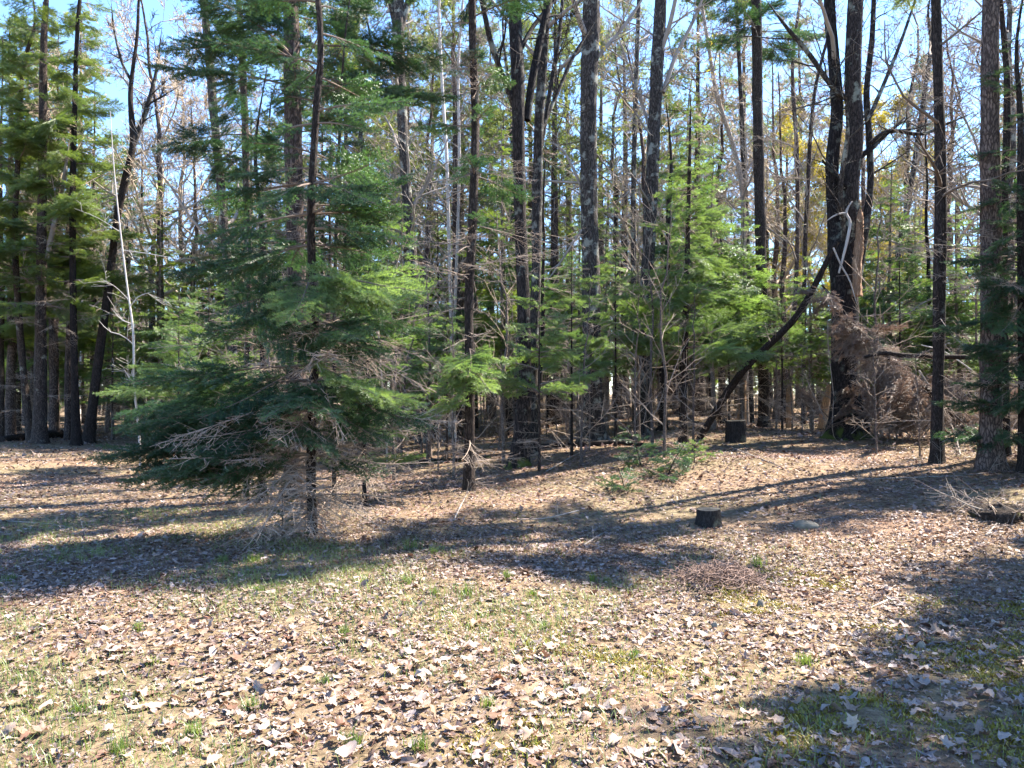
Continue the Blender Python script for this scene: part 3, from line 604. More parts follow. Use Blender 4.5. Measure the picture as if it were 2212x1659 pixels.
r_, b_, S_, g_ = stem_tree('fir_tree', 'dark fir with drooping green boughs beside the stout pine on the rise', [(2212, 1020, 30), (2210, 800, 26), (2206, 500, 22), (2204, 250, 16)], M_SPRUCEB, seed=71, H=8.5, k=14)
for (tx, ty, ay, dy) in [(2125, 545, 500, -.3), (2105, 600, 560, -.1), (2115, 660, 610, -.6), (2160, 720, 660, -.9), (2128, 830, 770, -.5), (2150, 905, 850, -.7), (2090, 700, 640, .4), (2140, 780, 730, .2), (2170, 470, 430, -.4), (2130, 880, 830, 0)]:
    p, r = interp_h(S_, at(2210, ay, b_[1])[2]); put_bough(r_, b_, p, at(tx, ty, b_[1] + dy), g_)
live_boughs(r_, b_, S_, g_, 0.9, 8.3, 0.45, lambda t: 1.5 * (1 - t) ** .8 + .12, per=5)

# left-hand group around the end of the clearing
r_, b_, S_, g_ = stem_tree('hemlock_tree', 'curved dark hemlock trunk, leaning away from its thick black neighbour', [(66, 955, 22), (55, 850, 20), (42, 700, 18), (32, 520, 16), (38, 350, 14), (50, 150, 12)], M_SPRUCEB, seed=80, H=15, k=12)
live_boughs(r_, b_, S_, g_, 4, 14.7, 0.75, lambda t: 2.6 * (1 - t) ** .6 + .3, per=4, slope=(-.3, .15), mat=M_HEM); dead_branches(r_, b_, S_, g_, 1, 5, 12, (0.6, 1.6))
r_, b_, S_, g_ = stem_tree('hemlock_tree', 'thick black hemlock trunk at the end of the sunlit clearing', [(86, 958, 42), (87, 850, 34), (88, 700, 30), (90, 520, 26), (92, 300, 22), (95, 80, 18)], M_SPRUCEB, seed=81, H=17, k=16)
P, R = pl([(100, 560, 14), (118, 480, 13), (135, 410, 11), (150, 300, 8)], b_[1], .1); limb(r_, b_, P, R, g_, lvl=1, rmin=0.006)
live_boughs(r_, b_, S_, g_, 4.5, 16.7, 0.75, lambda t: 2.9 * (1 - t) ** .6 + .3, per=4, slope=(-.3, .15), mat=M_HEM); dead_branches(r_, b_, S_, g_, 1, 5, 10, (0.6, 1.8))
r_, b_, S_, g_ = stem_tree('pine_tree', 'sunlit orange-brown trunk seen between two black trunks at the end of the clearing', [(116, 946, 26), (116, 800, 24), (114, 600, 22), (110, 400, 20)], M_PINEB, seed=82, H=16, k=14)
live_boughs(r_, b_, S_, g_, 7, 15.7, 0.9, lambda t: 2.4 * (1 - t) ** .6 + .3, per=4, mat=M_PINE)
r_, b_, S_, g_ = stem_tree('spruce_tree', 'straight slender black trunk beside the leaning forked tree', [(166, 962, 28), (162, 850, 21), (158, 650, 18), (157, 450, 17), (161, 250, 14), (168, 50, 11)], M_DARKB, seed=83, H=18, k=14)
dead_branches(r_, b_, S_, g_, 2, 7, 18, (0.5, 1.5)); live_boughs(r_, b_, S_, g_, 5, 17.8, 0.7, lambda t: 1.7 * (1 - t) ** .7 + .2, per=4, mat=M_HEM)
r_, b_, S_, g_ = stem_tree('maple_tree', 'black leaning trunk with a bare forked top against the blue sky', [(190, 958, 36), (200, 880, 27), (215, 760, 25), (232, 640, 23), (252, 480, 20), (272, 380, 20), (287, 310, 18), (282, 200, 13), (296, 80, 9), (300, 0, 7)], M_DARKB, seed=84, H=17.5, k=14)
P, R = pl([(286, 320, 15), (305, 270, 14), (326, 205, 13), (338, 150, 9), (350, 60, 6)], b_[1], .1); limb(r_, b_, P, R, g_, bark=M_GREYB, lvl=2, rmin=0.006, tl=(.5, 1.4))
P, R = pl([(286, 180, 8), (262, 130, 7), (246, 60, 6), (240, 0, 4)], b_[1], .1); limb(r_, b_, P, R, g_, bark=M_GREYB, lvl=2, rmin=0.006, tl=(.5, 1.2))
auto_limbs(r_, b_, S_, g_, 5, 7, M_GREYTWIG, (1.2, 2.4), 2, rmin=0.006)
# white dead sapling in front of them
r_, b_, S_, g_ = stem_tree('dead_sapling', 'thin whitish dead sapling standing free in front of the dark trunks', [(304, 985, 7), (300, 930, 7), (290, 830, 7), (288, 720, 6.5), (275, 620, 5), (258, 480, 4.2), (246, 360, 3.2), (238, 240, 2)], M_GREYPALE, seed=85, Y=17, k=8, flare=0.0, amp=0.03)
for pts in ([(289, 745, 4), (265, 725, 3), (235, 715, 3), (212, 690, 2)], [(286, 700, 4), (262, 690, 3), (240, 665, 2)], [(283, 660, 4), (300, 640, 3), (330, 630, 2)], [(288, 830, 6), (276, 810, 5), (266, 795, 4)], [(288, 820, 5), (284, 800, 4)], [(280, 650, 3), (250, 620, 2), (215, 600, 2)], [(262, 540, 3), (320, 548, 3), (390, 560, 2)], [(258, 500, 3), (210, 470, 2), (160, 450, 2)]):
    P, R = pl(pts, b_[1], -.05); limb(r_, b_, P, R * .75, g_, mat=M_GREYPALE, lvl=1, nch=(1, 3), tl=(.2, .7), rmin=0.003)

# trunks seen behind the big fir and between the heroes
MID = [
 ('maple_tree', 'pale-barked maple forking in a wide V at the top of the frame of branches', [(912, 950, 36), (905, 800, 30), (890, 560, 30), (874, 350, 30), (866, 180, 31), (860, 50, 34)], M_GREYB, 18, 'bare'),
 ('maple_tree', 'bending grey trunk rising behind the big fir among tan twigs', [(505, 945, 30), (500, 700, 26), (478, 420, 24), (462, 250, 24), (448, 80, 22), (436, -40, 20)], M_GREYB, 17, 'bare'),
 ('spruce_tree', 'dark narrow trunk behind the crown of the big fir', [(540, 950, 24), (536, 600, 22), (530, 300, 20), (520, 60, 18)], M_SPRUCEB, 17, 'con'),
 ('birch_tree', 'white slender birch stem standing behind the bare-legged fir', [(982, 900, 11), (972, 600, 11), (965, 350, 10), (955, 180, 9), (948, 20, 8)], M_BIRCHB, 16, 'bare'),
 ('birch_tree', 'twin white birch stem, the one with a fine forked top', [(970, 905, 10), (985, 600, 9), (992, 350, 9), (990, 150, 8), (1000, 0, 7)], M_BIRCHB, 16, 'bare'),
 ('maple_tree', 'crooked sunlit trunk bowing outward before the yellow-green tree', [(1612, 905, 17), (1608, 600, 14), (1604, 420, 14), (1585, 320, 13), (1550, 210, 12), (1532, 110, 10), (1515, 0, 8)], M_TANB, 15, 'bare'),
 ('maple_tree', 'straight pale stem beside the crooked sunlit trunk', [(1622, 905, 18), (1612, 500, 16), (1604, 300, 14), (1598, 150, 12), (1590, 0, 10)], M_GREYB, 15, 'bare'),
 ('maple_tree', 'thin tall grey stem in the gap between the thick trunk and the budding maple', [(1372, 900, 16), (1368, 500, 15), (1372, 250, 14), (1380, 0, 12)], M_GREYB, 17, 'bare'),
 ('maple_tree', 'slim tan stem among the bare crowns beside the old maple', [(1700, 905, 14), (1720, 600, 12), (1722, 350, 12), (1712, 150, 10), (1728, 0, 8)], M_PINEB, 15, 'bare'),
 ('maple_tree', 'slim forked tan stem near the old maple', [(1735, 905, 14), (1738, 600, 12), (1745, 400, 12), (1760, 200, 10), (1800, 40, 8)], M_PINEB, 15, 'bare'),
 ('maple_tree', 'slanting bare trunk rising between the old maple and the slender straight trunk', [(1905, 905, 18), (1930, 620, 16), (1965, 420, 15), (1990, 250, 13), (2010, 100, 10)], M_GREYB, 15, 'bare'),
]
for q, (nm, lab, pts, bk, H, kind) in enumerate(MID):
    Yq = [25, 22, 21, 27, 28, 27, 28, 29, 27, 26, 25][q]
    r_, b_, S_, g_ = stem_tree(nm, lab, pts, bk, seed=100 + q, Y=Yq, H=H, k=12, flare=0.3)
    if kind == 'bare': auto_limbs(r_, b_, S_, g_, 5.0, 13, M_GREYTWIG, (1.8, 3.8), 2, rmin=0.007, nch=(4, 6))
    else: dead_branches(r_, b_, S_, g_, 2, 9, 24, (0.6, 1.6)); live_boughs(r_, b_, S_, g_, 8, H - .3, 0.7, lambda t: 1.8 * (1 - t) ** .7 + .2, per=4)
    if q == 0:
        for pts in ([(860, 70, 22), (848, 20, 19), (835, -40, 16), (815, -140, 10)], [(866, 60, 22), (880, 10, 19), (895, -50, 15), (915, -150, 10)]):
            P, R = pl(pts, Yq, 0); limb(r_, b_, P, R, g_, bark=M_GREYB, lvl=1, rmin=0.007)

# ------------------------------------------------------------------ storm wood: leaning log, dead fir, white splinter, brush
def log(name, label, cat, pts3, R, bark, k=12, seed=0, amp=0.08, group=None):
    pts3 = np.asarray(pts3, float); base = pts3[0].copy(); root = empty(name, base, label, cat, group); g = np.random.default_rng(seed)
    Q = spline(np.concatenate([pts3, np.asarray(R, float)[:, None]], 1), 40); mb = MB(); tube(mb, Q[:, :3] - base, Q[:, 3], k, 0, amp, g, cap=True)
    obj('trunk', mb.mesh('trunk', [bark], True), root); return root, base, Q, g
e0 = ground_at(1508, 948); top = at(1808, 522, Y_old := ground_at(1829, 948)[1] - 0.55)
mid1 = e0 + (top - e0) * 0.33 + np.array([-0.06, 0, 0.02]); mid2 = e0 + (top - e0) * 0.68 + np.array([0.12, 0, -0.2])
r_, b_, Q_, g_ = log('leaning_log', 'dark broken log leaning up into the fork of the old maple', 'log', [e0 - [0, 0, .05], mid1, mid2, top], [0.07, 0.08, 0.072, 0.055], M_DARKB, seed=5, amp=0.16)
for i in range(9):
    t = g_.integers(6, 36); mbb = MB(); a = g_.normal(0, 1, 3); grow(mbb, g_, Q_[t, :3] - b_, nrm(a + [0, 0, .3]), g_.uniform(.4, 1.3), 0.014, 1, up=-0.1, rmin=0.003)
    obj('dead_branch', mbb.mesh('dead_branch', [M_GREYTWIG], True), r_)
# white splinter hanging in the fork
pw = [at(x, y, Y_old - 0.1 + 0.02 * i) for i, (x, y) in enumerate([(1812, 590), (1824, 545), (1832, 510), (1836, 480), (1828, 458), (1840, 435)])]
r_, b_, Q_, g_ = log('broken_limb', 'barkless white broken limb caught in the fork of the old maple', 'branch', pw, [0.02, 0.028, 0.03, 0.028, 0.026, 0.016], M_GREYPALE, seed=6, k=9, amp=.16)
P = np.array([at(x, y, Y_old - 0.12) for x, y in [(1828, 460), (1812, 462), (1795, 470), (1780, 482)]]); limb(r_, b_, P, np.array([.022, .02, .016, .01]), g_, mat=M_GREYPALE, lvl=-1)
P = np.array([at(x, y, Y_old - 0.16) for x, y in [(1800, 535), (1818, 575), (1835, 605), (1852, 660)]]); limb(r_, b_, P, np.array([.02, .02, .016, .01]), g_, mat=M_GREYPALE, lvl=-1)
# splintered reddish stub standing in the fork
pw = [at(x, y, Y_old + 0.1) for x, y in [(1850, 640), (1853, 560), (1856, 480), (1858, 452)]]
r_, b_, Q_, g_ = log('broken_stub', 'splintered reddish-brown stub of a snapped stem in the maple fork', 'branch', pw, [0.10, 0.085, 0.07, 0.02], M_WOOD, seed=7, k=12, amp=0.35)
# the dead brown fir that came down against the old maple
pA = at(1775, 615, Y_old - 0.35); pB = at(1880, 740, Y_old - 0.7); pC = at(2005, 845, Y_old - 1.0); pD = at(2110, 930, Y_old - 1.0)
pD[2] = float(gz(pD[0], pD[1])) + 0.05
r_, b_, Q_, g_ = log('dead_fir', 'fallen brown dead fir slumped against the foot of the old maple', 'dead tree', [pD, pC, pB, pA], [0.075, 0.06, 0.045, 0.02], M_DARKB, seed=8, k=9)
for i in range(230):
    t = int(np.clip(g_.normal(25, 8), 1, 38)); p = Q_[t, :3]; a = g_.uniform(0, 6.28); L_ = g_.uniform(0.55, 1.25) * (1.15 - 0.4 * t / 39)
    d = np.array([math.cos(a) * .55 - 0.22, math.sin(a) * 0.6 - .1, g_.uniform(-1.25, 0.12)])
    e = p + nrm(d) * L_; e[2] = max(e[2], float(gz(e[0], e[1])) + 0.03)
    put_bough(r_, b_, p, e, g_, BOUGH if i % 4 == 0 else DEAD, 'bough' if i % 4 == 0 else 'dead_branch', mat=M_DEADN if i % 4 == 0 else M_BROWNT)
# the horizontal snapped bough
P = [at(x, y, Y_old - 1.3) for x, y in [(1868, 772), (1905, 763), (1960, 768), (2030, 770), (2096, 772)]]
r_, b_, Q_, g_ = log('snapped_bough', 'level dark snapped bough with a blunt end propped on the dead fir', 'branch', P, [0.03, 0.045, 0.05, 0.05, 0.045], M_DARKB, seed=9, k=10, amp=0.14)
# brush heap beyond
cb = ground_at(2050, 958); cb[1] += 1.2; cb[2] = float(gz(cb[0], cb[1]))
heap = empty('brush_heap', cb, 'heap of grey-brown dead fir brush behind the slender black-footed trunk', 'brush heap'); g_ = np.random.default_rng(12)
for i in range(150):
    p = cb + np.array([g_.normal(0, 1.0), g_.normal(0, 0.8), 0]); p[2] = float(gz(p[0], p[1])) + g_.uniform(0.0, 0.8); a = g_.uniform(0, 6.28)
    e = p + np.array([math.cos(a), math.sin(a) * .7, g_.uniform(0.1, 1.1)]) * g_.uniform(.6, 1.3)
    put_bough(heap, cb, p, e, g_, DEAD if i % 3 else BOUGH, 'dead_branch' if i % 3 else 'bough', mat=None if i % 3 else M_DEADN)
# long pale poles and sticks among the brush
POLES = [
 ('long pale curved dead stem hanging down in front of the old maple foot', [(1788, 690), (1790, 760), (1800, 850), (1798, 930), (1812, 960), (1830, 1010)], 0.008, M_GREYTWIG, [-.5] * 5 + [None]),
 ('bent grey dead stem lying through the brush towards the stout pine', [(1985, 800), (2030, 870), (2060, 930), (2075, 985)], 0.02, M_GREYTWIG, [-1.2, -1.3, -1.4, None]),
 ('pale straight pole slanting through the brush heap', [(2100, 800), (2040, 760), (1990, 745)], 0.018, M_PALE, [.2, .1, 0]),
 ('barkless pole lying level behind the slender trunk', [(2005, 885), (2080, 878), (2130, 872)], 0.035, M_PALE, [.3, .3, .3]),
 ('dark pole leaning from the ground to the stout pine foot', [(1930, 1035), (2000, 1000), (2080, 955)], 0.03, M_DARKB, [None, -1.6, -1.6]),
 ('long thin stick lying across the slope below the stout pine', [(1760, 1040), (1900, 1036), (2060, 1030), (2150, 1022)], 0.014, M_GREYTWIG, [None] * 4),
]
for q, (lab, pts, rad, mt, dys) in enumerate(POLES):
    P = []
    for (x, y), dy in zip(pts, dys):
        if dy is None: g0 = ground_at(x, y); P.append(g0 + [0, 0, rad * 0.6])
        else: P.append(at(x, y, Y_old + dy))
    r_, b_, Q_, g_ = log('fallen_pole', lab, 'branch', P, np.linspace(rad, rad * 0.6, len(P)), mt, seed=130 + q, k=7)
    mbb = MB()
    for i in range(5): grow(mbb, g_, Q_[g_.integers(3, 38), :3] - b_, nrm(g_.normal(0, 1, 3) + [0, 0, .4]), g_.uniform(.2, .6), rad * .35, 1, rmin=0.002)
    obj('twig', mbb.mesh('twig', [mt], True), r_)

# snapped stubs behind
for q, (lab, pts) in enumerate([('pale brown snapped stub with a splintered end behind the tall stump', [(1600, 925, 26), (1603, 880, 22), (1606, 822, 15)]), ('round-topped grey-brown stub of a dead trunk among thin stems', [(1706, 900, 20), (1706, 860, 20), (1706, 826, 12)]), ('slanting light brown stub close to the old maple foot', [(1775, 925, 26), (1783, 880, 22), (1795, 830, 16)])]):
    r_, b_, S_, g_ = stem_tree('snapped_stub', lab, pts, M_WOOD, cat='stub', seed=140 + q, k=12, flare=.15, Y=24.0, amp=0.12)

# stumps
def stump(label, px, py, wpx, hpx, seed, flare=0.12):
    g = np.random.default_rng(seed); b = ground_at(px, py); r = wpx * .5 / FPX * b[1]; h = hpx / FPX * b[1]
    root = empty('tree_stump', b, label, 'stump'); k = 30; a = np.linspace(0, 2 * np.pi, k, endpoint=False); mb = MB(); zs = np.linspace(-0.05, h, 9)
    prof = 1 + 0.05 * np.sin(3 * a + g.uniform(0, 6)) + 0.03 * np.sin(7 * a) + g.normal(0, 0.02, k)
    V = []
    for z in zs:
        rr = r * prof * (1 + flare * math.exp(-max(z, 0) / 0.06)) * (1 + g.normal(0, .008, k)); V.append(np.stack([rr * np.cos(a), rr * np.sin(a), np.full(k, z) + (z > h * .9) * 0.05 * r * np.sin(a + 1)], -1))
    V = np.array(V); n = len(zs); i = np.arange(n - 1)[:, None]; j = np.arange(k)[None]; j2 = (j + 1) % k
    F = np.concatenate([np.stack([i * k + j, i * k + j2, (i + 1) * k + j2], -1).reshape(-1, 3), np.stack([i * k + j, (i + 1) * k + j2, (i + 1) * k + j], -1).reshape(-1, 3)])
    mb.add(V.reshape(-1, 3), F); obj('bark', mb.mesh('bark', [M_ROT], True), root)
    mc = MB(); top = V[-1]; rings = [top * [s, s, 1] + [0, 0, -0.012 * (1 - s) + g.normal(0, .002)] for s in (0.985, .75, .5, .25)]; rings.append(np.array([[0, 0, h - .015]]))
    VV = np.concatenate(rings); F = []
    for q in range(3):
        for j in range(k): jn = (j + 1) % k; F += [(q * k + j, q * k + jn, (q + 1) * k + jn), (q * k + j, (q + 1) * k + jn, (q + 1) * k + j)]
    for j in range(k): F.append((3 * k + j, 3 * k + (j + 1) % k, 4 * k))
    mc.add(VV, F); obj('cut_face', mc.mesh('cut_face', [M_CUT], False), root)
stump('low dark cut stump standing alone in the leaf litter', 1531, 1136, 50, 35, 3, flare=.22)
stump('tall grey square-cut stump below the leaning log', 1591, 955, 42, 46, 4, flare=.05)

# rocks
def rock(label, px, py, w, h, seed, name='rock', mat=None):
    g = np.random.default_rng(seed); b = ground_at(px, py); sx = w * .5 / FPX * b[1]; sz = h / FPX * b[1]
    n, k = 9, 16; V = []; ph = g.uniform(0, 6, 6)
    for i in range(n):
        th = math.pi * i / (n - 1)
        for j in range(k):
            a = 2 * math.pi * j / k; f = 1 + .14 * math.sin(2 * a + ph[0]) * math.sin(th) + .1 * math.sin(3 * a + 2 * th + ph[1]) + .05 * math.sin(7 * a + 5 * th + ph[2]) + g.normal(0, .02)
            V.append((sx * f * math.sin(th) * math.cos(a), sx * .75 * f * math.sin(th) * math.sin(a), sz * (f * math.cos(th) * .75 + .18)))
    F = []
    for i in range(n - 1):
        for j in range(k): j2 = (j + 1) % k; F += [(i * k + j, (i + 1) * k + j, (i + 1) * k + j2), (i * k + j, (i + 1) * k + j2, i * k + j2)]
    mb = MB(); mb.add(V, F); o = obj(name, mb.mesh(name, [mat or M_ROCK], True), loc=[float(c) for c in b]); return tag(o, label, 'stone' if mat is None else 'snow')
rock('flat pale lichened stone half sunk in the leaves past the low stump', 1741, 1140, 50, 16, 1)
rock('small whitish stone beside the mound of curled stems', 1544, 1355, 12, 12, 2)
rock('small grey stone in the shaded litter below the mound of curled stems', 1990, 1400, 20, 15, 3)
rock('white angular stone lying past the mound of curled stems', 1644, 1312, 18, 17, 4)
rock('small patch of old white snow behind the log at the end of the clearing', 146, 941, 42, 14, 5, 'snow_patch', M_SNOW)

# logs on the ground
def glog(label, pts, rads, bark, seed, cat='log', name='fallen_log'):
    P = [];
    for (x, y), r in zip(pts, rads): g0 = ground_at(x, y); P.append(g0 + [0, 0, r * .6])
    return log(name, label, cat, P, rads, bark, seed=seed, k=12, amp=.1)
glog('thin mossy log lying behind the big fir and the bare-legged fir', [(830, 1006), (900, 1003), (985, 998), (1060, 992)], [.05, .06, .06, .05], M_MAPLEB, 1)
glog('dark fallen log lying between the black trunks at the end of the clearing', [(5, 955), (60, 950), (120, 946), (175, 942)], [.12, .16, .17, .16], M_DARKB, 2)
glog('long dark log lying behind the thick straight trunk', [(1140, 968), (1230, 966), (1330, 962), (1400, 966)], [.05, .07, .07, .05], M_DARKB, 3)
# sticks on the leaves
STK = [([(0, 1128), (60, 1130), (130, 1137), (178, 1152), (188, 1166)], 'thin arched grey twig lying on the shaded grassy litter'), ([(980, 1125), (1000, 1085), (1012, 1062)], 'pale stick leaning at the foot of the bare-legged fir'),
       ([(1180, 1020), (1240, 985), (1300, 955)], 'slanting dead branch lying beside the thick straight trunk'), ([(1260, 1180), (1310, 1150), (1340, 1140)], 'short stick on the litter in front of the mossy maple'),
       ([(2130, 1160), (2165, 1120), (2200, 1085)], 'pale forked stick sticking out of the root clump'), ([(1940, 1290), (1870, 1320)], 'short bleached stick in the shaded litter beyond the white stone'), ([(1150, 1010), (1260, 1060), (1330, 1080)], 'thin branch lying out from the foot of the mossy maple'),
       ([(1560, 960), (1640, 990), (1690, 1010)], 'dead branch fallen below the tall stump'), ([(1250, 1105), (1180, 1120), (1120, 1124)], 'thin dry stick lying on the open shaded litter')]
for q, (pts, lab) in enumerate(STK):
    r_, b_, Q_, g_ = glog(lab, pts, np.linspace(.012, .006, len(pts)), M_GREYTWIG, 20 + q, 'stick', 'fallen_stick')
    mbb = MB()
    for i in range(3): grow(mbb, g_, Q_[g_.integers(8, 38), :3] - b_, nrm(g_.normal(0, 1, 3) * [1, 1, .3] + [0, 0, .25]), g_.uniform(.1, .35), .004, 1, rmin=0.0018)
    obj('twig', mbb.mesh('twig', [M_GREYTWIG], True), r_)

# mound of curled wiry stems
cm = np.array([1.72, 6.62, 0]); cm[2] = float(gz(cm[0], cm[1])); g_ = np.random.default_rng(77); mb = MB()
for i in range(230):
    p = np.array([cm[0] + g_.normal(0, .22), cm[1] + g_.normal(0, .17), 0]); p[2] = float(gz(p[0], p[1])) + g_.uniform(.005, .05)
    n = 14; rad = g_.uniform(.02, .06); turns = g_.uniform(.5, 1.6); t = np.linspace(0, turns * 6.28, n); tilt = g_.normal(0, .4, 2); a0 = g_.uniform(0, 6.28)
    x = rad * np.cos(t + a0) * (1 + t * .06); y = rad * np.sin(t + a0) * (1 + t * .06); z = tilt[0] * x + tilt[1] * y + .01 * t
    tube(mb, p + np.stack([x, y, np.abs(z)], -1) - cm, np.full(n, .0032), 3, 0)
for i in range(60):
    p = np.array([cm[0] + g_.normal(0, .2), cm[1] + g_.normal(0, .16), 0]); p[2] = float(gz(p[0], p[1])) + .01; grow(mb, g_, p - cm, nrm([g_.normal(), g_.normal(), .4]), g_.uniform(.1, .3), .003, 0, rmin=.002, up=-.6, wig=.5)
cmd = empty('curled_stem_mound', cm, 'low mound of curled wiry dead stems in the sunlit leaves', 'dead plant')
tag(obj('curled_stems', mb.mesh('curled_stems', [simple('wiry_stem', (.085, .055, .045), (.24, .165, .135), 8)], True), cmd), kind='stuff')

# uprooted root clump at the right edge
rc = ground_at(2165, 1118); g_ = np.random.default_rng(78); root = empty('root_clump', rc, 'dark mossy root clump with pale roots sticking out of the bank', 'root clump')
mb = MB(); n, k = 10, 20; V = []
for i in range(n):
    th = math.pi * i / (n - 1)
    for j in range(k):
        a = 2 * math.pi * j / k; f = 1 + .2 * math.sin(3 * a + th) + .12 * math.sin(5 * a + 3 * th) + g_.normal(0, .10); V.append((.30 * f * math.sin(th) ** .8 * math.cos(a), .26 * f * math.sin(th) ** .8 * math.sin(a), .12 * f * math.cos(th)))
F = []
for i in range(n - 1):
    for j in range(k): j2 = (j + 1) % k; F += [(i * k + j, (i + 1) * k + j, (i + 1) * k + j2), (i * k + j, (i + 1) * k + j2, i * k + j2)]
mb.add(V, F); obj('earth', mb.mesh('earth', [barkmat('mossy_earth', (.02, .016, .013), (.075, .055, .045), (.07, .08, .02), .6)], True), root)
for i in range(9):
    mb = MB(); a = g_.uniform(0, 6.28); grow(mb, g_, np.array([.2 * math.cos(a), .2 * math.sin(a), .08]), np.array([math.cos(a), math.sin(a), g_.uniform(-.1, .9)]), g_.uniform(.3, .7), .014, 1, rmin=.003, up=-.3, wig=.5)
    obj('root', mb.mesh('root', [M_GREYTWIG if i % 2 else M_DEADT], True), root)

for i in range(14):
    a = g_.uniform(0, 6.28); p = rc + np.array([g_.normal(0, .2), g_.normal(0, .15), .03]); e = p + np.array([math.cos(a), math.sin(a), g_.uniform(.05, .7)]) * g_.uniform(.4, .9)
    put_bough(root, rc, p, e, g_, DEAD, 'dead_branch', mat=M_BROWNT)
# ------------------------------------------------------------------ small firs
def small_fir(label, px, py, H, rad, seed, mat=M_FIR2, Y=None, per=5, lean=0.0, name='fir_seedling', cat='young fir', group=None, sp=0.14):
    g = np.random.default_rng(seed); b = ground_at(px, py) if Y is None else None
    if b is None: p = at(px, py, Y); b = np.array([p[0], Y, float(gz(p[0], Y))])
    root = empty(name, b, label, cat, group); P = np.array([b - [0, 0, .03], b + [lean * .4, 0, H * .5], b + [lean, 0, H]]); R = np.array([.008 + H * .006, .006 + H * .003, .003])
    S = trunk_part(root, b, P, R, M_SPRUCEB, g, flare=.1, k=7, step=.05 + H * .01)
    if H > 2.5: dead_branches(root, b, S, g, b[2] + .25, b[2] + H * .4, 16, (.3, .9))
    live_boughs(root, b, S, g, b[2] + H * (.08 if H < 2.5 else .42), b[2] + H, sp * (.6 + .4 * H), lambda t: rad * (1 - t) ** .8 + .06, per=per, slope=(-.15, .35), mat=mat)
small_fir('tiny fir seedling in the shade beside the big fir foot', 610, 1160, .52, .2, 1, mat=M_FIR)
small_fir('sprawling low young fir in front of the spire-topped fir', 1440, 1030, .6, .6, 2, mat=M_FIR, lean=.35, per=4)
small_fir('small young fir leaning over the litter before the budding maple', 1385, 1005, .7, .55, 3, mat=M_FIR, lean=-.25, per=3)
small_fir('knee-high fir sprig on the litter below the sprawling young fir', 1350, 1062, .35, .4, 4, mat=M_FIR, lean=-.1)
small_fir('small fir sprig beside the tall stump', 1500, 1000, .45, .5, 14)
small_fir('young fir with light tiers just beside the mossy maple trunk', 1165, 1018, 3.6, 1.15, 5, per=6)
small_fir('young green fir standing between the mossy maple and the thick trunk', 1235, 985, 4.2, 1.25, 6, per=6)
small_fir('young green fir crowding the clean-legged fir', 965, 1000, 3.9, 1.25, 7, per=6)
small_fir('young fir rising beside the thick straight trunk', 1330, 965, 4.6, 1.35, 8, per=6)
small_fir('loose young fir behind the leaning log', 1575, 925, 5.0, 1.3, 9, Y=24)
small_fir('light green young fir between the tall stump and the dark tall trunk', 1690, 930, 4.6, 1.3, 10)
small_fir('young fir behind the dead fir and the old maple', 1945, 930, 5.6, 1.6, 11, mat=M_FIR, Y=20)
small_fir('light young fir behind the white dead sapling', 385, 975, 3.6, 1.5, 12, Y=16)
small_fir('tall young fir with bright tips behind the low boughs of the big fir', 450, 960, 4.6, 1.6, 13, Y=18)

# ------------------------------------------------------------------ tree kinds for the wood behind
CB = {L_: [bough_mb(L_, np.random.default_rng(900 + int(L_ * 10) + q), nl=0.095, nw=0.036, tw=0.105, sub=0.15 if L_ > 1 else 0.2, step=0.034, bare=0.15, droop=0.25, coarse=True).arrays() for q in range(3)] for L_ in (0.6, 1.1, 1.7, 2.4)}
def merged_fir(name, H, z0, rad, spacing, per, seed, mat, bark, gap=0.0, dead=0, label='', cat='tree', group=None):
    g = np.random.default_rng(seed); root = empty(name, (0, 0, 0), label, cat, group); t = np.linspace(0, 1, 14)
    P = np.stack([np.cumsum(g.normal(0, .02, 14)), np.cumsum(g.normal(0, .02, 14)), H * t], -1); P[0] = (0, 0, -.15); R = (.012 + H * .0085) * (1 - .93 * t) + .004
    mb = MB(); tube(mb, P, R, 9, 0, .06, g, flare=.3, flare_h=.2); obj('trunk', mb.mesh('trunk', [bark], True), root)
    mb = MB(); z = z0
    while z < H - .05:
        ph = g.uniform(0, 6.28); f = (z - z0) / (H - z0); c = np.array([np.interp(z, P[:, 2], P[:, q]) for q in range(2)] + [z])
        for q in range(per):
            if g.random() < gap: continue
            L_ = (rad * (1 - f) ** .75 + .15) * g.uniform(.65, 1.2); key = min(CB, key=lambda k: abs(math.log(k / L_))); a = ph + q * 6.283 / per + g.normal(0, .25)
            mb.add_arr(CB[key][g.integers(0, 3)], frameM(c, np.array([math.cos(a), math.sin(a), g.uniform(-.15, .3)]), g.uniform(-.4, .4), L_ / key))
        z += spacing * g.uniform(.8, 1.2)
    obj('crown', mb.mesh('crown', [M_TWIG, mat]), root)
    if dead:
        mb = MB()
        for q in range(dead):
            z = g.uniform(.4, z0 + 1); a = g.uniform(0, 6.28); grow(mb, g, np.array([0, 0, z]), np.array([math.cos(a), math.sin(a), g.uniform(-.3, .2)]), g.uniform(.5, 1.5), .012, 1, up=-.05, rmin=.004)
        obj('dead_branches', mb.mesh('dead_branches', [M_DEADT], True), root)
    return root

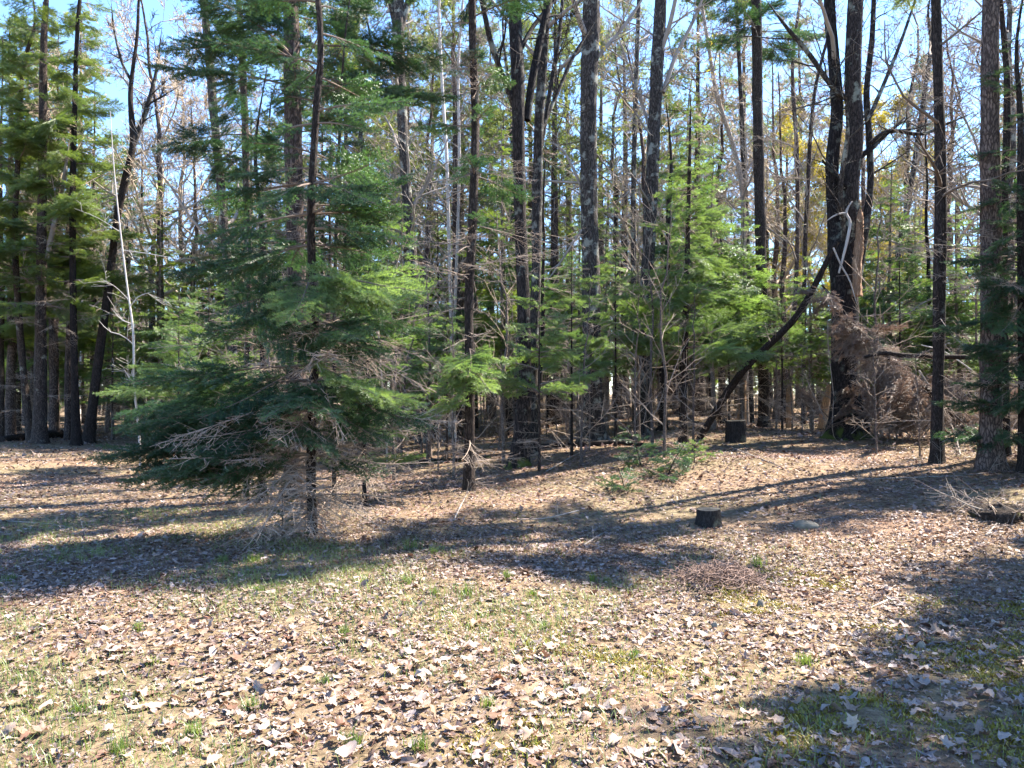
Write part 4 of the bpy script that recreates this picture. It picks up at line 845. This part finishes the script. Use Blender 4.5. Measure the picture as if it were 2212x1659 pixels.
def bare_tree(name, H, seed, mat, bark, n=13, z0=.3, lvl=3, rmin=.008, Lr=(.18, .32), r0=.011, buds=None, label='', cat='tree', group=None, nch=(3, 5)):
    g = np.random.default_rng(seed); root = empty(name, (0, 0, 0), label, cat, group); t = np.linspace(0, 1, 16)
    P = np.stack([np.cumsum(g.normal(0, .011 * H, 16)) * t, np.cumsum(g.normal(0, .011 * H, 16)) * t, H * t], -1); P[0] = (0, 0, -.15); R = H * r0 * (1 - .9 * t) + .006
    mb = MB(); tube(mb, P, R, 9, 0, .06, g, flare=.35, flare_h=.2); obj('trunk', mb.mesh('trunk', [bark], True), root)
    mb = MB(); bl = [] if buds else None
    for q in range(n):
        f = z0 + (1 - z0) * (q + g.uniform(0, .8)) / n; c = np.array([np.interp(f, t, P[:, k]) for k in range(3)]); a = g.uniform(0, 6.28)
        grow(mb, g, c, np.array([math.cos(a), math.sin(a), g.uniform(.4, 1.3)]), H * g.uniform(*Lr) * (1.1 - .5 * f), np.interp(f, t, R) * .5, lvl, rmin=rmin, nch=nch, buds=bl)
    obj('branches', mb.mesh('branches', [mat], True), root)
    if buds:
        B = np.array(bl); B = np.repeat(B, buds, 0) + g.normal(0, .12, (len(B) * buds, 3)); d1 = g.normal(0, .05, B.shape); d2 = g.normal(0, .05, B.shape)
        mb = MB(); mb.add(np.stack([B, B + d1, B + d2], 1).reshape(-1, 3), np.arange(3 * len(B)).reshape(-1, 3)); obj('buds', mb.mesh('buds', [M_BUD]), root)
    return root

def pine(name, H, seed, z0=.42, rad=3.0, label='', cat='tree', group=None):
    g = np.random.default_rng(seed); root = empty(name, (0, 0, 0), label, cat, group); t = np.linspace(0, 1, 14)
    P = np.stack([np.cumsum(g.normal(0, .03, 14)), np.cumsum(g.normal(0, .03, 14)), H * t], -1); P[0] = (0, 0, -.15); R = H * .012 * (1 - .9 * t) + .01
    mb = MB(); tube(mb, P, R, 10, 0, .06, g, flare=.3, flare_h=.3); obj('trunk', mb.mesh('trunk', [M_PINEB], True), root)
    mb = MB(); C = []
    for q in range(34):
        f = z0 + (1 - z0) * (q + g.uniform(0, .7)) / 34; c = np.array([np.interp(f, t, P[:, k]) for k in range(3)]); a = g.uniform(0, 6.28); L_ = (rad * (1 - ((f - z0) / (1 - z0)) ** 1.5) + .4) * g.uniform(.6, 1.15)
        d = np.array([math.cos(a), math.sin(a), g.uniform(.0, .45)]); pts = [c + d * L_ * u + np.array([0, 0, .12 * L_ * u * u]) + g.normal(0, .05, 3) * u for u in np.linspace(0, 1, 6)]
        tube(mb, np.array(pts), np.linspace(.04, .01, 6), 4, 0)
        for w in np.linspace(.3, 1, 12):
            e = c + d * L_ * w + np.array([0, 0, .12 * L_ * w * w])
            for s in range(4): C.append(e + g.normal(0, .22, 3) * [1, 1, .45] + [0, 0, .08])
    C = np.array(C); k = 16; n = len(C); dd = g.normal(0, 1, (n, k, 3)) + [0, 0, .5]; dd /= np.linalg.norm(dd, axis=2, keepdims=True); ll = g.uniform(.10, .19, (n, k, 1)); s = np.cross(dd, g.normal(0, 1, (n, k, 3))); s /= np.linalg.norm(s, axis=2, keepdims=True)
    b = C[:, None, :] + dd * .02; V = np.stack([b - s * .015, b + s * .015, b + dd * ll], 2).reshape(-1, 3); mb.add(V, np.arange(len(V)).reshape(-1, 3), 1)
    obj('crown', mb.mesh('crown', [M_TWIG, M_PINE]), root); return root

LAB = dict(
 small=('young light green fir in the understorey', 'young firs of the understorey'), mid=('loose-crowned half-grown fir', 'half-grown loose firs behind the big trunks'),
 tall=('tall narrow dark fir', 'tall firs deep in the wood'), hem=('tall hemlock with yellow-green sprays', 'tall hemlocks deep in the wood'),
 bare=('leafless hardwood with grey twigs', 'bare hardwoods deep in the wood'), tan=('leafless hardwood with tan twigs', 'tan-twigged hardwoods deep in the wood'),
 pine=('tufted yellow-green pine', 'pines deep in the wood'), bud=('hardwood hazed with yellow buds', 'budding yellow hardwoods'),
 sap=('thin bare sapling in the undergrowth', 'thin bare saplings of the undergrowth'), dstem=('dead pole bristling with dry twigs', 'dead fir poles between the trunks'),
 bir=('thin white birch', 'thin birches in the wood'))
MARKS = [(86, 'the thick black hemlock'), (190, 'the leaning forked tree'), (303, 'the white dead sapling'), (675, 'the big fir'), (1015, 'the clean-legged fir'), (1118, 'the mossy maple'), (1282, 'the thick straight trunk'), (1390, 'the budding maple'), (1480, 'the spire-topped fir'), (1650, 'the dark tall trunk'), (1829, 'the old maple'), (2024, 'the black-footed trunk'), (2140, 'the stout pine')]
def where(x, y):
    px = 1106 + x / y * FPX
    if px > 2230: return 'beside the clearing beyond the stout pine'
    m = min(MARKS, key=lambda q: abs(q[0] - px)); far = 'close behind' if y < 24 else ('behind' if y < 40 else 'far behind')
    return far + ' ' + m[1]
SRC = {
 'small': [merged_fir('young_fir_tree', H, H * .3, H * .21, .27, 6, 200 + i, M_FIR2, M_THINB, .26, dead=30) for i, H in enumerate((4.0, 5.2, 6.8, 8.5))],
 'mid': [merged_fir('loose_fir_tree', H, H * .24, H * .19, .36, 5, 205 + i, M_HEM if i == 1 else M_FIR2, M_THINB, .28, dead=10) for i, H in enumerate((8.5, 10.0, 11.5))],
 'tall': [merged_fir('tall_fir_tree', H, H * z, 1.9, .42, 5, 210 + i, M_FIR, M_SPRUCEB, .35, dead=26) for i, (H, z) in enumerate(((12, .3), (15, .4), (17, .48)))],
 'hem': [merged_fir('hemlock_tree', H, H * z, 2.9, .5, 5, 220 + i, M_HEM, M_SPRUCEB, .45, dead=16) for i, (H, z) in enumerate(((12, .16), (16, .24)))],
 'bare': [bare_tree('bare_hardwood_tree', H, 230 + i, M_GREYTWIG, M_GREYB, n=17, nch=(3, 6), rmin=.009) for i, H in enumerate((14, 16, 18))],
 'tan': [bare_tree('tan_hardwood_tree', H, 240 + i, simple('tan_twig%d' % i, (.26, .20, .145), (.5, .40, .295), 3), M_PINEB, n=20, nch=(4, 6), rmin=.009) for i, H in enumerate((13, 16))],
 'pine': [pine('tufted_pine_tree', H, 250 + i) for i, H in enumerate((17, 20, 22))],
 'bud': [bare_tree('budding_tree', 13, 260, M_GREYTWIG, M_PINEB, buds=4, n=15, nch=(4, 5))],
 'sap': [bare_tree('thin_sapling', H, 270 + i, M_DEADT, M_THINB, n=16, z0=.12, lvl=1, rmin=.004, Lr=(.16, .3), r0=.006) for i, H in enumerate((2.2, 3.4, 4.6))],
 'dstem': [merged_fir('dead_fir_pole', H, H * .93, .3, .3, 3, 280 + i, M_DEADN, M_DARKB, .3, dead=60) for i, H in enumerate((4.5, 7.5))],
 'bir': [bare_tree('thin_birch_tree', H, 290 + i, M_TWIG, M_BIRCHB, n=12, z0=.45, lvl=2, rmin=.006, r0=.0065) for i, H in enumerate((13, 15))],
}
CAT = dict(small='young fir', mid='fir', tall='fir', hem='hemlock', bare='tree', tan='tree', pine='pine', bud='tree', sap='sapling', dstem='dead tree', bir='birch')
used = {k: [False] * len(v) for k, v in SRC.items()}
HERO = [(o.location.x, o.location.y) for o in COL.objects if o.type == 'EMPTY' and o.parent is None and o.location.y > 3]
PLACED = list(HERO)
def place(kind, x, y, rng, sc=None, v=None, mind=0.6):
    for (a, b2) in PLACED:
        if (a - x) ** 2 + (b2 - y) ** 2 < mind ** 2: return None
    v = rng.integers(0, len(SRC[kind])) if v is None else v; o = SRC[kind][v]; sc = sc or rng.uniform(.82, 1.18); z = float(gz(x, y)) - .03
    if not used[kind][v]:
        used[kind][v] = True; o.location = (x, y, z); o.rotation_euler = (0, 0, rng.uniform(0, 6.28)); o.scale = (sc, sc, sc * rng.uniform(.95, 1.1)); r = o
    else: r = copy_tree(o, (x, y, z), rng.uniform(0, 6.28), sc)
    r['label'] = LAB[kind][0] + ' ' + where(x, y); r['group'] = LAB[kind][1]; r['category'] = CAT[kind]; PLACED.append((x, y)); return r
def pxY(px, Y): return (px - 1106) / FPX * Y
g = np.random.default_rng(2024)
# hand-placed by where the photograph shows each kind
for px, Y, k, v, s in [(1830, 34, 'bud', 0, 1.0), (1770, 40, 'bud', 0, 1.1), (1890, 38, 'bud', 0, 0.9), (120, 30, 'hem', 1, 1.0), (40, 33, 'hem', 0, 1.0), (0, 28, 'hem', 1, .9), (200, 36, 'hem', 1, 1.0), (-60, 31, 'hem', 0, 1.1),
                    (930, 19, 'small', 1, .95), (1250, 22, 'small', 2, 1), (1540, 21.5, 'small', 3, .85), (1600, 23, 'small', 2, 1.), (1700, 24, 'small', 3, .8), (1755, 22.5, 'small', 1, 1.), (1930, 22, 'small', 3, .9), (2075, 19, 'small', 2, .85), (1990, 25, 'mid', 0, .9), (860, 21, 'small', 2, 1.), (800, 24, 'small', 3, 1.), (1090, 24, 'mid', 1, .9), (1310, 25, 'mid', 0, .9), (1490, 25, 'mid', 2, .85),
                    (420, 30, 'tan', 0, 1.0), (1150, 33, 'pine', 0, 1.), (1350, 36, 'pine', 1, .95), (1510, 34, 'pine', 2, .85), (1430, 39, 'hem', 1, .95), (1000, 37, 'hem', 1, 1.), (1660, 38, 'hem', 1, .9), (540, 27, 'mid', 2, 1.), (340, 26.5, 'mid', 1, .9), (150, 27.5, 'tan', 0, 1.), (350, 28, 'tan', 1, .95), (20, 29, 'pine', 0, .9), (170, 42, 'pine', 2, 1.), (100, 50, 'pine', 1, 1.2), (250, 52, 'pine', 0, 1.1), (330, 36, 'bare', 1, 1), (1300, 44, 'pine', 2, 1), (1700, 48, 'pine', 0, 1.1), (1400, 30, 'tan', 1, .95), (1560, 29, 'tan', 0, 1.05), (1870, 29, 'tan', 1, .9), (2060, 28, 'tan', 0, 1.1), (1110, 31, 'bare', 2, .95), (920, 30, 'tan', 1, .95), (800, 28, 'bare', 1, 1.), (480, 34, 'tan', 1, 1.0), (560, 33, 'tan', 1, .95), (390, 38, 'tan', 1, 1.1), (1020, 34, 'pine', 0, 1.0), (930, 40, 'pine', 1, 1.0), (1060, 44, 'pine', 2, 1), (770, 36, 'pine', 1, 1.0), (850, 46, 'pine', 0, 1.1),
                    (1230, 38, 'pine', 1, 1), (985, 29, 'pine', 1, .9), (745, 31, 'pine', 0, .95), (1200, 31, 'pine', 2, .85), (1450, 46, 'pine', 0, 1.1), (60, 40, 'pine', 1, 1.0), (640, 30, 'pine', 2, .8), (880, 33, 'pine', 2, .8), (1540, 42, 'tan', 0, 1.0), (1480, 36, 'bare', 0, 1.0), (1340, 33, 'bare', 1, 1.0), (1680, 33, 'tan', 1, .95), (1960, 32, 'bare', 2, .95), (2080, 34, 'bare', 1, 1.0), (2150, 30, 'bare', 0, 1.1),
                    (620, 40, 'tall', 2, 1), (700, 32, 'tall', 1, 1), (330, 44, 'tall', 0, .9), (1090, 27, 'tall', 0, .95), (1610, 40, 'pine', 2, 1.0), (2000, 45, 'pine', 1, 1), (2200, 38, 'tall', 2, 1), (2190, 22, 'bare', 2, .9)]:
    place(k, pxY(px, Y), Y, g, s, v)
NUM = [('small', 130, 20, 62), ('mid', 64, 26, 62), ('sap', 150, 14, 32), ('dstem', 20, 17, 36), ('tall', 16, 32, 75), ('hem', 9, 36, 70), ('bare', 40, 30, 75), ('tan', 54, 30, 78), ('pine', 20, 40, 90), ('bir', 10, 26, 50)]
for kind, n, y0, y1 in NUM:
    c = 0; tries = 0
    while c < n and tries < n * 30:
        tries += 1; Y = math.sqrt(g.uniform(y0 ** 2, y1 ** 2)); x = g.uniform(-.68, .70) * Y
        px = 1106 + x / Y * FPX
        if kind in ('small', 'mid') and px > 880 and Y < 28: continue
        if Y < 27 and px < 330: continue
        if Y < 26 and px < 640 and kind in ('small', 'mid', 'dstem'): continue                      # the clearing runs on here
        if kind in ('hem', 'tall') and px > 900 and g.random() < .7: continue
        if kind in ('tall', 'pine') and 780 < px < 900: continue
        if kind in ('tall', 'hem') and px > 1300 and g.random() < .55: continue
        if 230 < px < 350 and kind in ('tall', 'hem', 'pine', 'tan') and g.random() < .85: continue
        if place(kind, x, Y, g, mind=.55 if kind in ('sap', 'dstem') else 1.0): c += 1
# trees beside the clearing, out of view on the sunny side, whose shade falls on the litter
for x, Y, k, v, s in [(8.4, 7.3, 'hem', 0, 1.), (10.0, 6.6, 'hem', 0, 1.), (7.5, 5.5, 'mid', 1, .9), (8.9, 8.5, 'mid', 2, .8), (10.6, 8.8, 'mid', 1, .9), (10.4, 13.3, 'tall', 1, .7), (20, 15, 'tan', 0, 1), (23, 11, 'tan', 1, 1), (14, 5.2, 'tan', 0, .9), (18, 9.5, 'tan', 1, .9), (15, 7.5, 'bare', 1, 1.0), (12.6, 10.6, 'bare', 0, .9), (19, 12.5, 'bare', 2, 1.0), (17, 4.0, 'tan', 1, 1.0), (12.2, 14.4, 'tan', 0, .9), (14, 16, 'tall', 0, .8), (18.5, 17.5, 'bare', 1, 1), (24, 15, 'tall', 1, 1.), (16, 1.0, 'bare', 0, .9)]:
    place(k, x, Y, g, s, v)
for k, u in used.items():
    for o, f in zip(SRC[k], u):
        if not f:
            for ch in list(o.children): bpy.data.objects.remove(ch)
            bpy.data.objects.remove(o)
# the far wood closing the view
mb = MB(); g = np.random.default_rng(5)
for i in range(150):
    Y = g.uniform(88, 125); x = g.uniform(-.8, .8) * Y; H = g.uniform(5, 17); z0 = float(gz(x, Y)); n = 260; f = g.random(n) ** .7; a = g.uniform(0, 6.28, n); rr = (1 - f) * H * .19 * g.uniform(.3, 1, n) + .1
    c = np.stack([x + rr * np.cos(a), Y + rr * np.sin(a), z0 + f * H], -1); d1 = g.normal(0, .38, (n, 3)); d2 = g.normal(0, .38, (n, 3)) + [0, 0, -.2]
    mb.add(np.stack([c, c + d1, c + d2], 1).reshape(-1, 3), np.arange(3 * n).reshape(-1, 3), 0)
fw = obj('far_woods', mb.mesh('far_woods', [M_HEM])); tag(fw, 'far green mass of conifers closing the view between the trunks', 'woods', kind='stuff')

# ------------------------------------------------------------------ leaf litter
def leaf_tpl(kind, nb, rng):
    th = np.linspace(0, 2 * np.pi, nb, endpoint=False)
    if kind == 0:   # maple: five pointed lobes
        r = .56 + .44 * np.abs(np.cos(2.5 * th)) ** .8; r = np.where(np.arange(nb) % 2 == 0, r, r * .72); r = r * (1 - .25 * (np.cos(th) < -.7))
        x, y = r * np.cos(th), r * np.sin(th)
    elif kind == 1:  # oak: long with rounded lobes
        r = 1 - .32 * (np.arange(nb) % 2); x, y = np.cos(th) * r ** .3, .52 * np.sin(th) * r
    else:           # beech: plain oval with a point
        x, y = np.cos(th), .5 * np.sin(th) * (1 - .25 * np.cos(th))
    V = np.stack([np.append(0, x), np.append(0, y), np.zeros(nb + 1)], -1) * .5
    c1, c2, c3 = rng.normal(0, .55), rng.normal(.5, .5), rng.normal(0, .6)
    V[:, 2] = c1 * V[:, 0] ** 2 + c2 * V[:, 1] ** 2 + c3 * V[:, 0] * V[:, 1] + np.append(0, rng.normal(0, .045, nb))
    j = np.arange(nb); F = np.stack([np.zeros(nb, int), 1 + j, 1 + (j + 1) % nb], -1)
    return V, F
g = np.random.default_rng(42)
def scatter(y0, y1, dens):
    A = (.675 * (y1 ** 2 - y0 ** 2) + 1.4 * (y1 - y0)); n = int(A * dens); Y = np.sqrt(g.uniform(y0 ** 2, y1 ** 2, n)); x = g.uniform(-1, 1, n) * (.675 * Y + .7); return x, Y
def rotmats(n, tiltsd, upfrac):
    yaw = g.uniform(0, 6.283, n); tilt = np.abs(g.normal(0, tiltsd, n)); up = g.random(n) < upfrac; tilt[up] = g.uniform(.7, 1.3, up.sum()); ta = g.uniform(0, 6.283, n)
    ax = np.stack([np.cos(ta), np.sin(ta), np.zeros(n)], -1); c = np.cos(tilt)[:, None, None]; s = np.sin(tilt)[:, None, None]
    K = np.zeros((n, 3, 3)); K[:, 0, 2] = ax[:, 1]; K[:, 1, 2] = -ax[:, 0]; K[:, 2, 0] = -ax[:, 1]; K[:, 2, 1] = ax[:, 0]
    Rt = np.eye(3)[None] + s * K + (1 - c) * (K @ K); Rz = np.zeros((n, 3, 3)); Rz[:, 0, 0] = np.cos(yaw); Rz[:, 0, 1] = -np.sin(yaw); Rz[:, 1, 0] = np.sin(yaw); Rz[:, 1, 1] = np.cos(yaw); Rz[:, 2, 2] = 1
    return Rt @ Rz
def noise2(x, y, s, ph=0.0):
    return (np.sin(x * s + 1.7 * np.sin(y * s * .7 + ph)) + np.sin(y * s * 1.1 + 1.3 * np.sin(x * s * .8 + 2 + ph)) + np.sin((x + y) * s * .6 + ph * 2)) / 3
LC = np.array(LEAFCOL) * [1.0, 1.0, 1.09]
litter = MB(); singles = []
for (y0, y1, dens, nb, nt_) in [(2.6, 8.5, 600, 10, 7), (8.5, 16, 420, 5, 5), (16, 40, 70, 4, 3)]:
    x, Y = scatter(y0, y1, dens); thin = noise2(x, Y, 1.9, .5)
    keep = g.random(len(x)) < np.where((thin > .25) & (Y < 11), .55, 1.0)
    mossy = (noise2(x, Y, 1.6, 3.1) + .8 * noise2(x, Y, 5.1, 1.7) + .38 * (x - 1.0) - .35 * (Y - 4.4) > .5) & (Y < 6.5); keep &= ~(mossy & (g.random(len(x)) < .5))
    x, Y = x[keep], Y[keep]; n = len(x)
    size = np.clip(g.lognormal(math.log(.041), .46, n), .014, .105) * (1.0 if y0 < 9 else 1.25 if y0 < 16 else 1.9); Rm = rotmats(n, .22, .05)
    z = gz(x, Y) + g.uniform(.003, .02, n) + size * .08
    w = np.array([.15, .15, .14, .13, .14, .10, .08, .11, .05]); ci = g.choice(9, n, p=w / w.sum()); col = LC[ci] * g.uniform(.5, 1.02, (n, 1))
    col = col * (1 + .16 * noise2(x, Y, 1.3, 2.2) + .12 * noise2(x, Y, 3.7, .3))[:, None]
    red = (sst((Y - 8) / 4) * sst((26 - Y) / 8) * sst((x + 5) / 3) * .6)[:, None]; col = col * (1 - red) + col * np.array([.90, .78, .80]) * red
    kinds = g.choice(3, n, p=[.34, .36, .3])
    if y0 < 3:
        infr = (np.abs(x) < .64 * Y) & (Y > 3.45); key = np.where(infr, size / Y, 0); pick = np.argsort(-key)[:300]; singles = [(x[i], Y[i], z[i], Rm[i], size[i], kinds[i]) for i in pick]
        m = np.ones(n, bool); m[pick] = False; x, Y, z, Rm, size, col, kinds = x[m], Y[m], z[m], Rm[m], size[m], col[m], kinds[m]
    for kd in range(3):
        for tv in range(nt_):
            V, F = leaf_tpl(kd, nb, g); sel = np.where(kinds == kd)[0]; sel = sel[sel % nt_ == tv]
            if len(sel) == 0: continue
            W = np.einsum('nij,kj->nki', Rm[sel], V) * size[sel][:, None, None] + np.stack([x[sel], Y[sel], z[sel]], -1)[:, None, :]
            k = len(V); FF = (F[None] + (np.arange(len(sel)) * k)[:, None, None]).reshape(-1, 3); cc = np.concatenate([col[sel], np.ones((len(sel), 1))], 1)
            litter.add(W.reshape(-1, 3), FF, 0, np.repeat(cc, k, 0))
x, Y = scatter(2.6, 9.5, 700); n = len(x); size = g.uniform(.014, .045, n); Rm = rotmats(n, .5, .1); z = gz(x, Y) + g.uniform(.002, .02, n)
col = LC[g.choice(9, n)] * g.uniform(.6, 1.1, (n, 1)); V, F = leaf_tpl(2, 4, g); V[:, 1] *= 1.3; k = len(V); asp = np.where(g.random(n) < .45, .16, 1.0); lng = np.where(asp < 1, 2.2, 1.0)
W = np.einsum('nij,nkj->nki', Rm, V[None] * np.stack([lng, asp * lng * .8, lng], -1)[:, None, :]) * size[:, None, None] + np.stack([x, Y, z], -1)[:, None, :]
litter.add(W.reshape(-1, 3), (F[None] + (np.arange(n) * k)[:, None, None]).reshape(-1, 3), 0, np.repeat(np.concatenate([col, np.ones((n, 1))], 1), k, 0))
lo = obj('leaf_litter', litter.mesh('leaf_litter', [M_LITTER]), ground); tag(lo, kind='stuff')
LM = []
for kd in range(3):
    row = []
    for q in range(5):
        V, F = leaf_tpl(kd, 22, g); mb = MB(); mb.add(V, F); row.append(mb.mesh('leaf', [M_LEAF], True))
    LM.append(row)
for i, (x, y, z, Rm, s, kd) in enumerate(singles):
    M = np.eye(4); M[:3, :3] = Rm * s; M[:3, 3] = (x, y, z + .012); obj('leaf', LM[kd][i % 5], ground, M=M)

# ------------------------------------------------------------------ grass, moss
def blades(mb, x, y, h, w, g, lean=.5, col=None):
    n = len(x); a = g.uniform(0, 6.283, n); l = np.abs(g.normal(0, lean, n)) * h; z = gz(x, y) - .005; sx, sy = -np.sin(a) * w, np.cos(a) * w
    p0 = np.stack([x - sx, y - sy, z], -1); p1 = np.stack([x + sx, y + sy, z], -1); m = np.stack([x + np.cos(a) * l * .35, y + np.sin(a) * l * .35, z + h * .6], -1); t = np.stack([x + np.cos(a) * l, y + np.sin(a) * l, z + h], -1)
    off = np.stack([sx, sy, np.zeros(n)], -1) * .7; V = np.stack([p0, p1, m - off, m + off, t], 1).reshape(-1, 3)
    F = np.array([(0, 1, 3), (0, 3, 2), (2, 3, 4)]); mb.add(V, (F[None] + (np.arange(n) * 5)[:, None, None]).reshape(-1, 3))
mb = MB(); x, Y = scatter(2.8, 11, 2500); k = (noise2(x, Y, 2.1, .5) + .5 * noise2(x, Y, 5.3, 1.) + g.normal(0, .35, len(x)) > .12) & (x < 1.2 + .25 * Y + g.normal(0, .8, len(x))) & (g.random(len(x)) < np.where(Y > 8.2, np.where(x < -3, .6, .06), np.where(x > .5 + g.normal(0, .5, len(x)), .3, 1.0))); x, Y = x[k], Y[k]
k = g.random(len(x)) < .75; x, Y = x[k], Y[k]
blades(mb, x, Y, g.uniform(.025, .08, len(x)), g.uniform(.0014, .003, len(x)), g, .9)
go = obj('grass', mb.mesh('grass', [M_GRASSD])); tag(go, 'thin short grass growing up between the fallen leaves', 'grass', kind='stuff')
mb = MB(); x, Y = scatter(2.8, 7.5, 5200); k = (noise2(x, Y, 1.6, 3.1) + .8 * noise2(x, Y, 5.1, 1.7) + .38 * (x - 1.0) - .35 * (Y - 4.4) + g.normal(0, .12, len(x)) > .35); x, Y = x[k], Y[k]
blades(mb, x, Y, g.uniform(.014, .03, len(x)), g.uniform(.003, .007, len(x)), g, 1.1)
mo = obj('moss', mb.mesh('moss', [M_MOSS])); tag(mo, 'olive green moss cushions between the leaves in the shade', 'moss', kind='stuff')
TUFT = [(890, 1190, 46, 30, 'bright broad grass tuft at the edge of the big fir shade'), (938, 1196, 24, 14, None), (1010, 1285, 56, 34, 'dense dark-and-bright round grass tuft in the sunlit litter'), (940, 1285, 20, 16, None), (1150, 1290, 22, 18, None), (1095, 1250, 24, 20, None), (1280, 1262, 22, 24, 'upright grass tuft with yellow-green blades between the round tuft and the stem mound'),
        (1635, 1225, 36, 26, 'bright grass tuft among rusty leaves behind the stem mound'), (545, 1215, 40, 22, None), (480, 1215, 30, 18, None), (25, 1255, 30, 14, None), (255, 1630, 60, 40, 'large grass tuft with arching blades in the front litter'), (172, 1545, 40, 30, None), (420, 1590, 40, 34, None), (540, 1535, 44, 30, None), (760, 1605, 46, 30, None), (905, 1620, 44, 34, None), (745, 1370, 24, 20, None), (880, 1260, 24, 18, None), (300, 1360, 28, 18, None), (560, 1280, 26, 16, None), (1740, 1440, 40, 30, None), (1310, 1260, 18, 14, None), (1180, 1360, 20, 16, None), (1370, 1420, 30, 20, None), (700, 1480, 28, 22, None), (330, 1440, 30, 22, None), (1060, 1530, 30, 24, None)]
for q, (px, py, w, h, lab) in enumerate(TUFT):
    c = ground_at(px, py); ww = w / FPX * c[1] * .5; hh = h / FPX * c[1] * 1.2; n = 70; gg = np.random.default_rng(500 + q); mb = MB(); x = c[0] + gg.normal(0, ww * .5, n); y = c[1] + gg.normal(0, ww * .4, n)
    blades(mb, x, y, hh * gg.uniform(.5, 1.1, n), gg.uniform(.0016, .003, n), gg, .55); V = np.concatenate(mb.v) - c.astype(np.float32); mb.v = [V]
    o = obj('grass_tuft', mb.mesh('grass_tuft', [M_GRASS]), loc=[float(v) for v in c]); tag(o, lab or 'small green grass tuft poking up through the fallen leaves of the clearing', 'grass tuft', None if lab else 'small grass tufts in the litter')
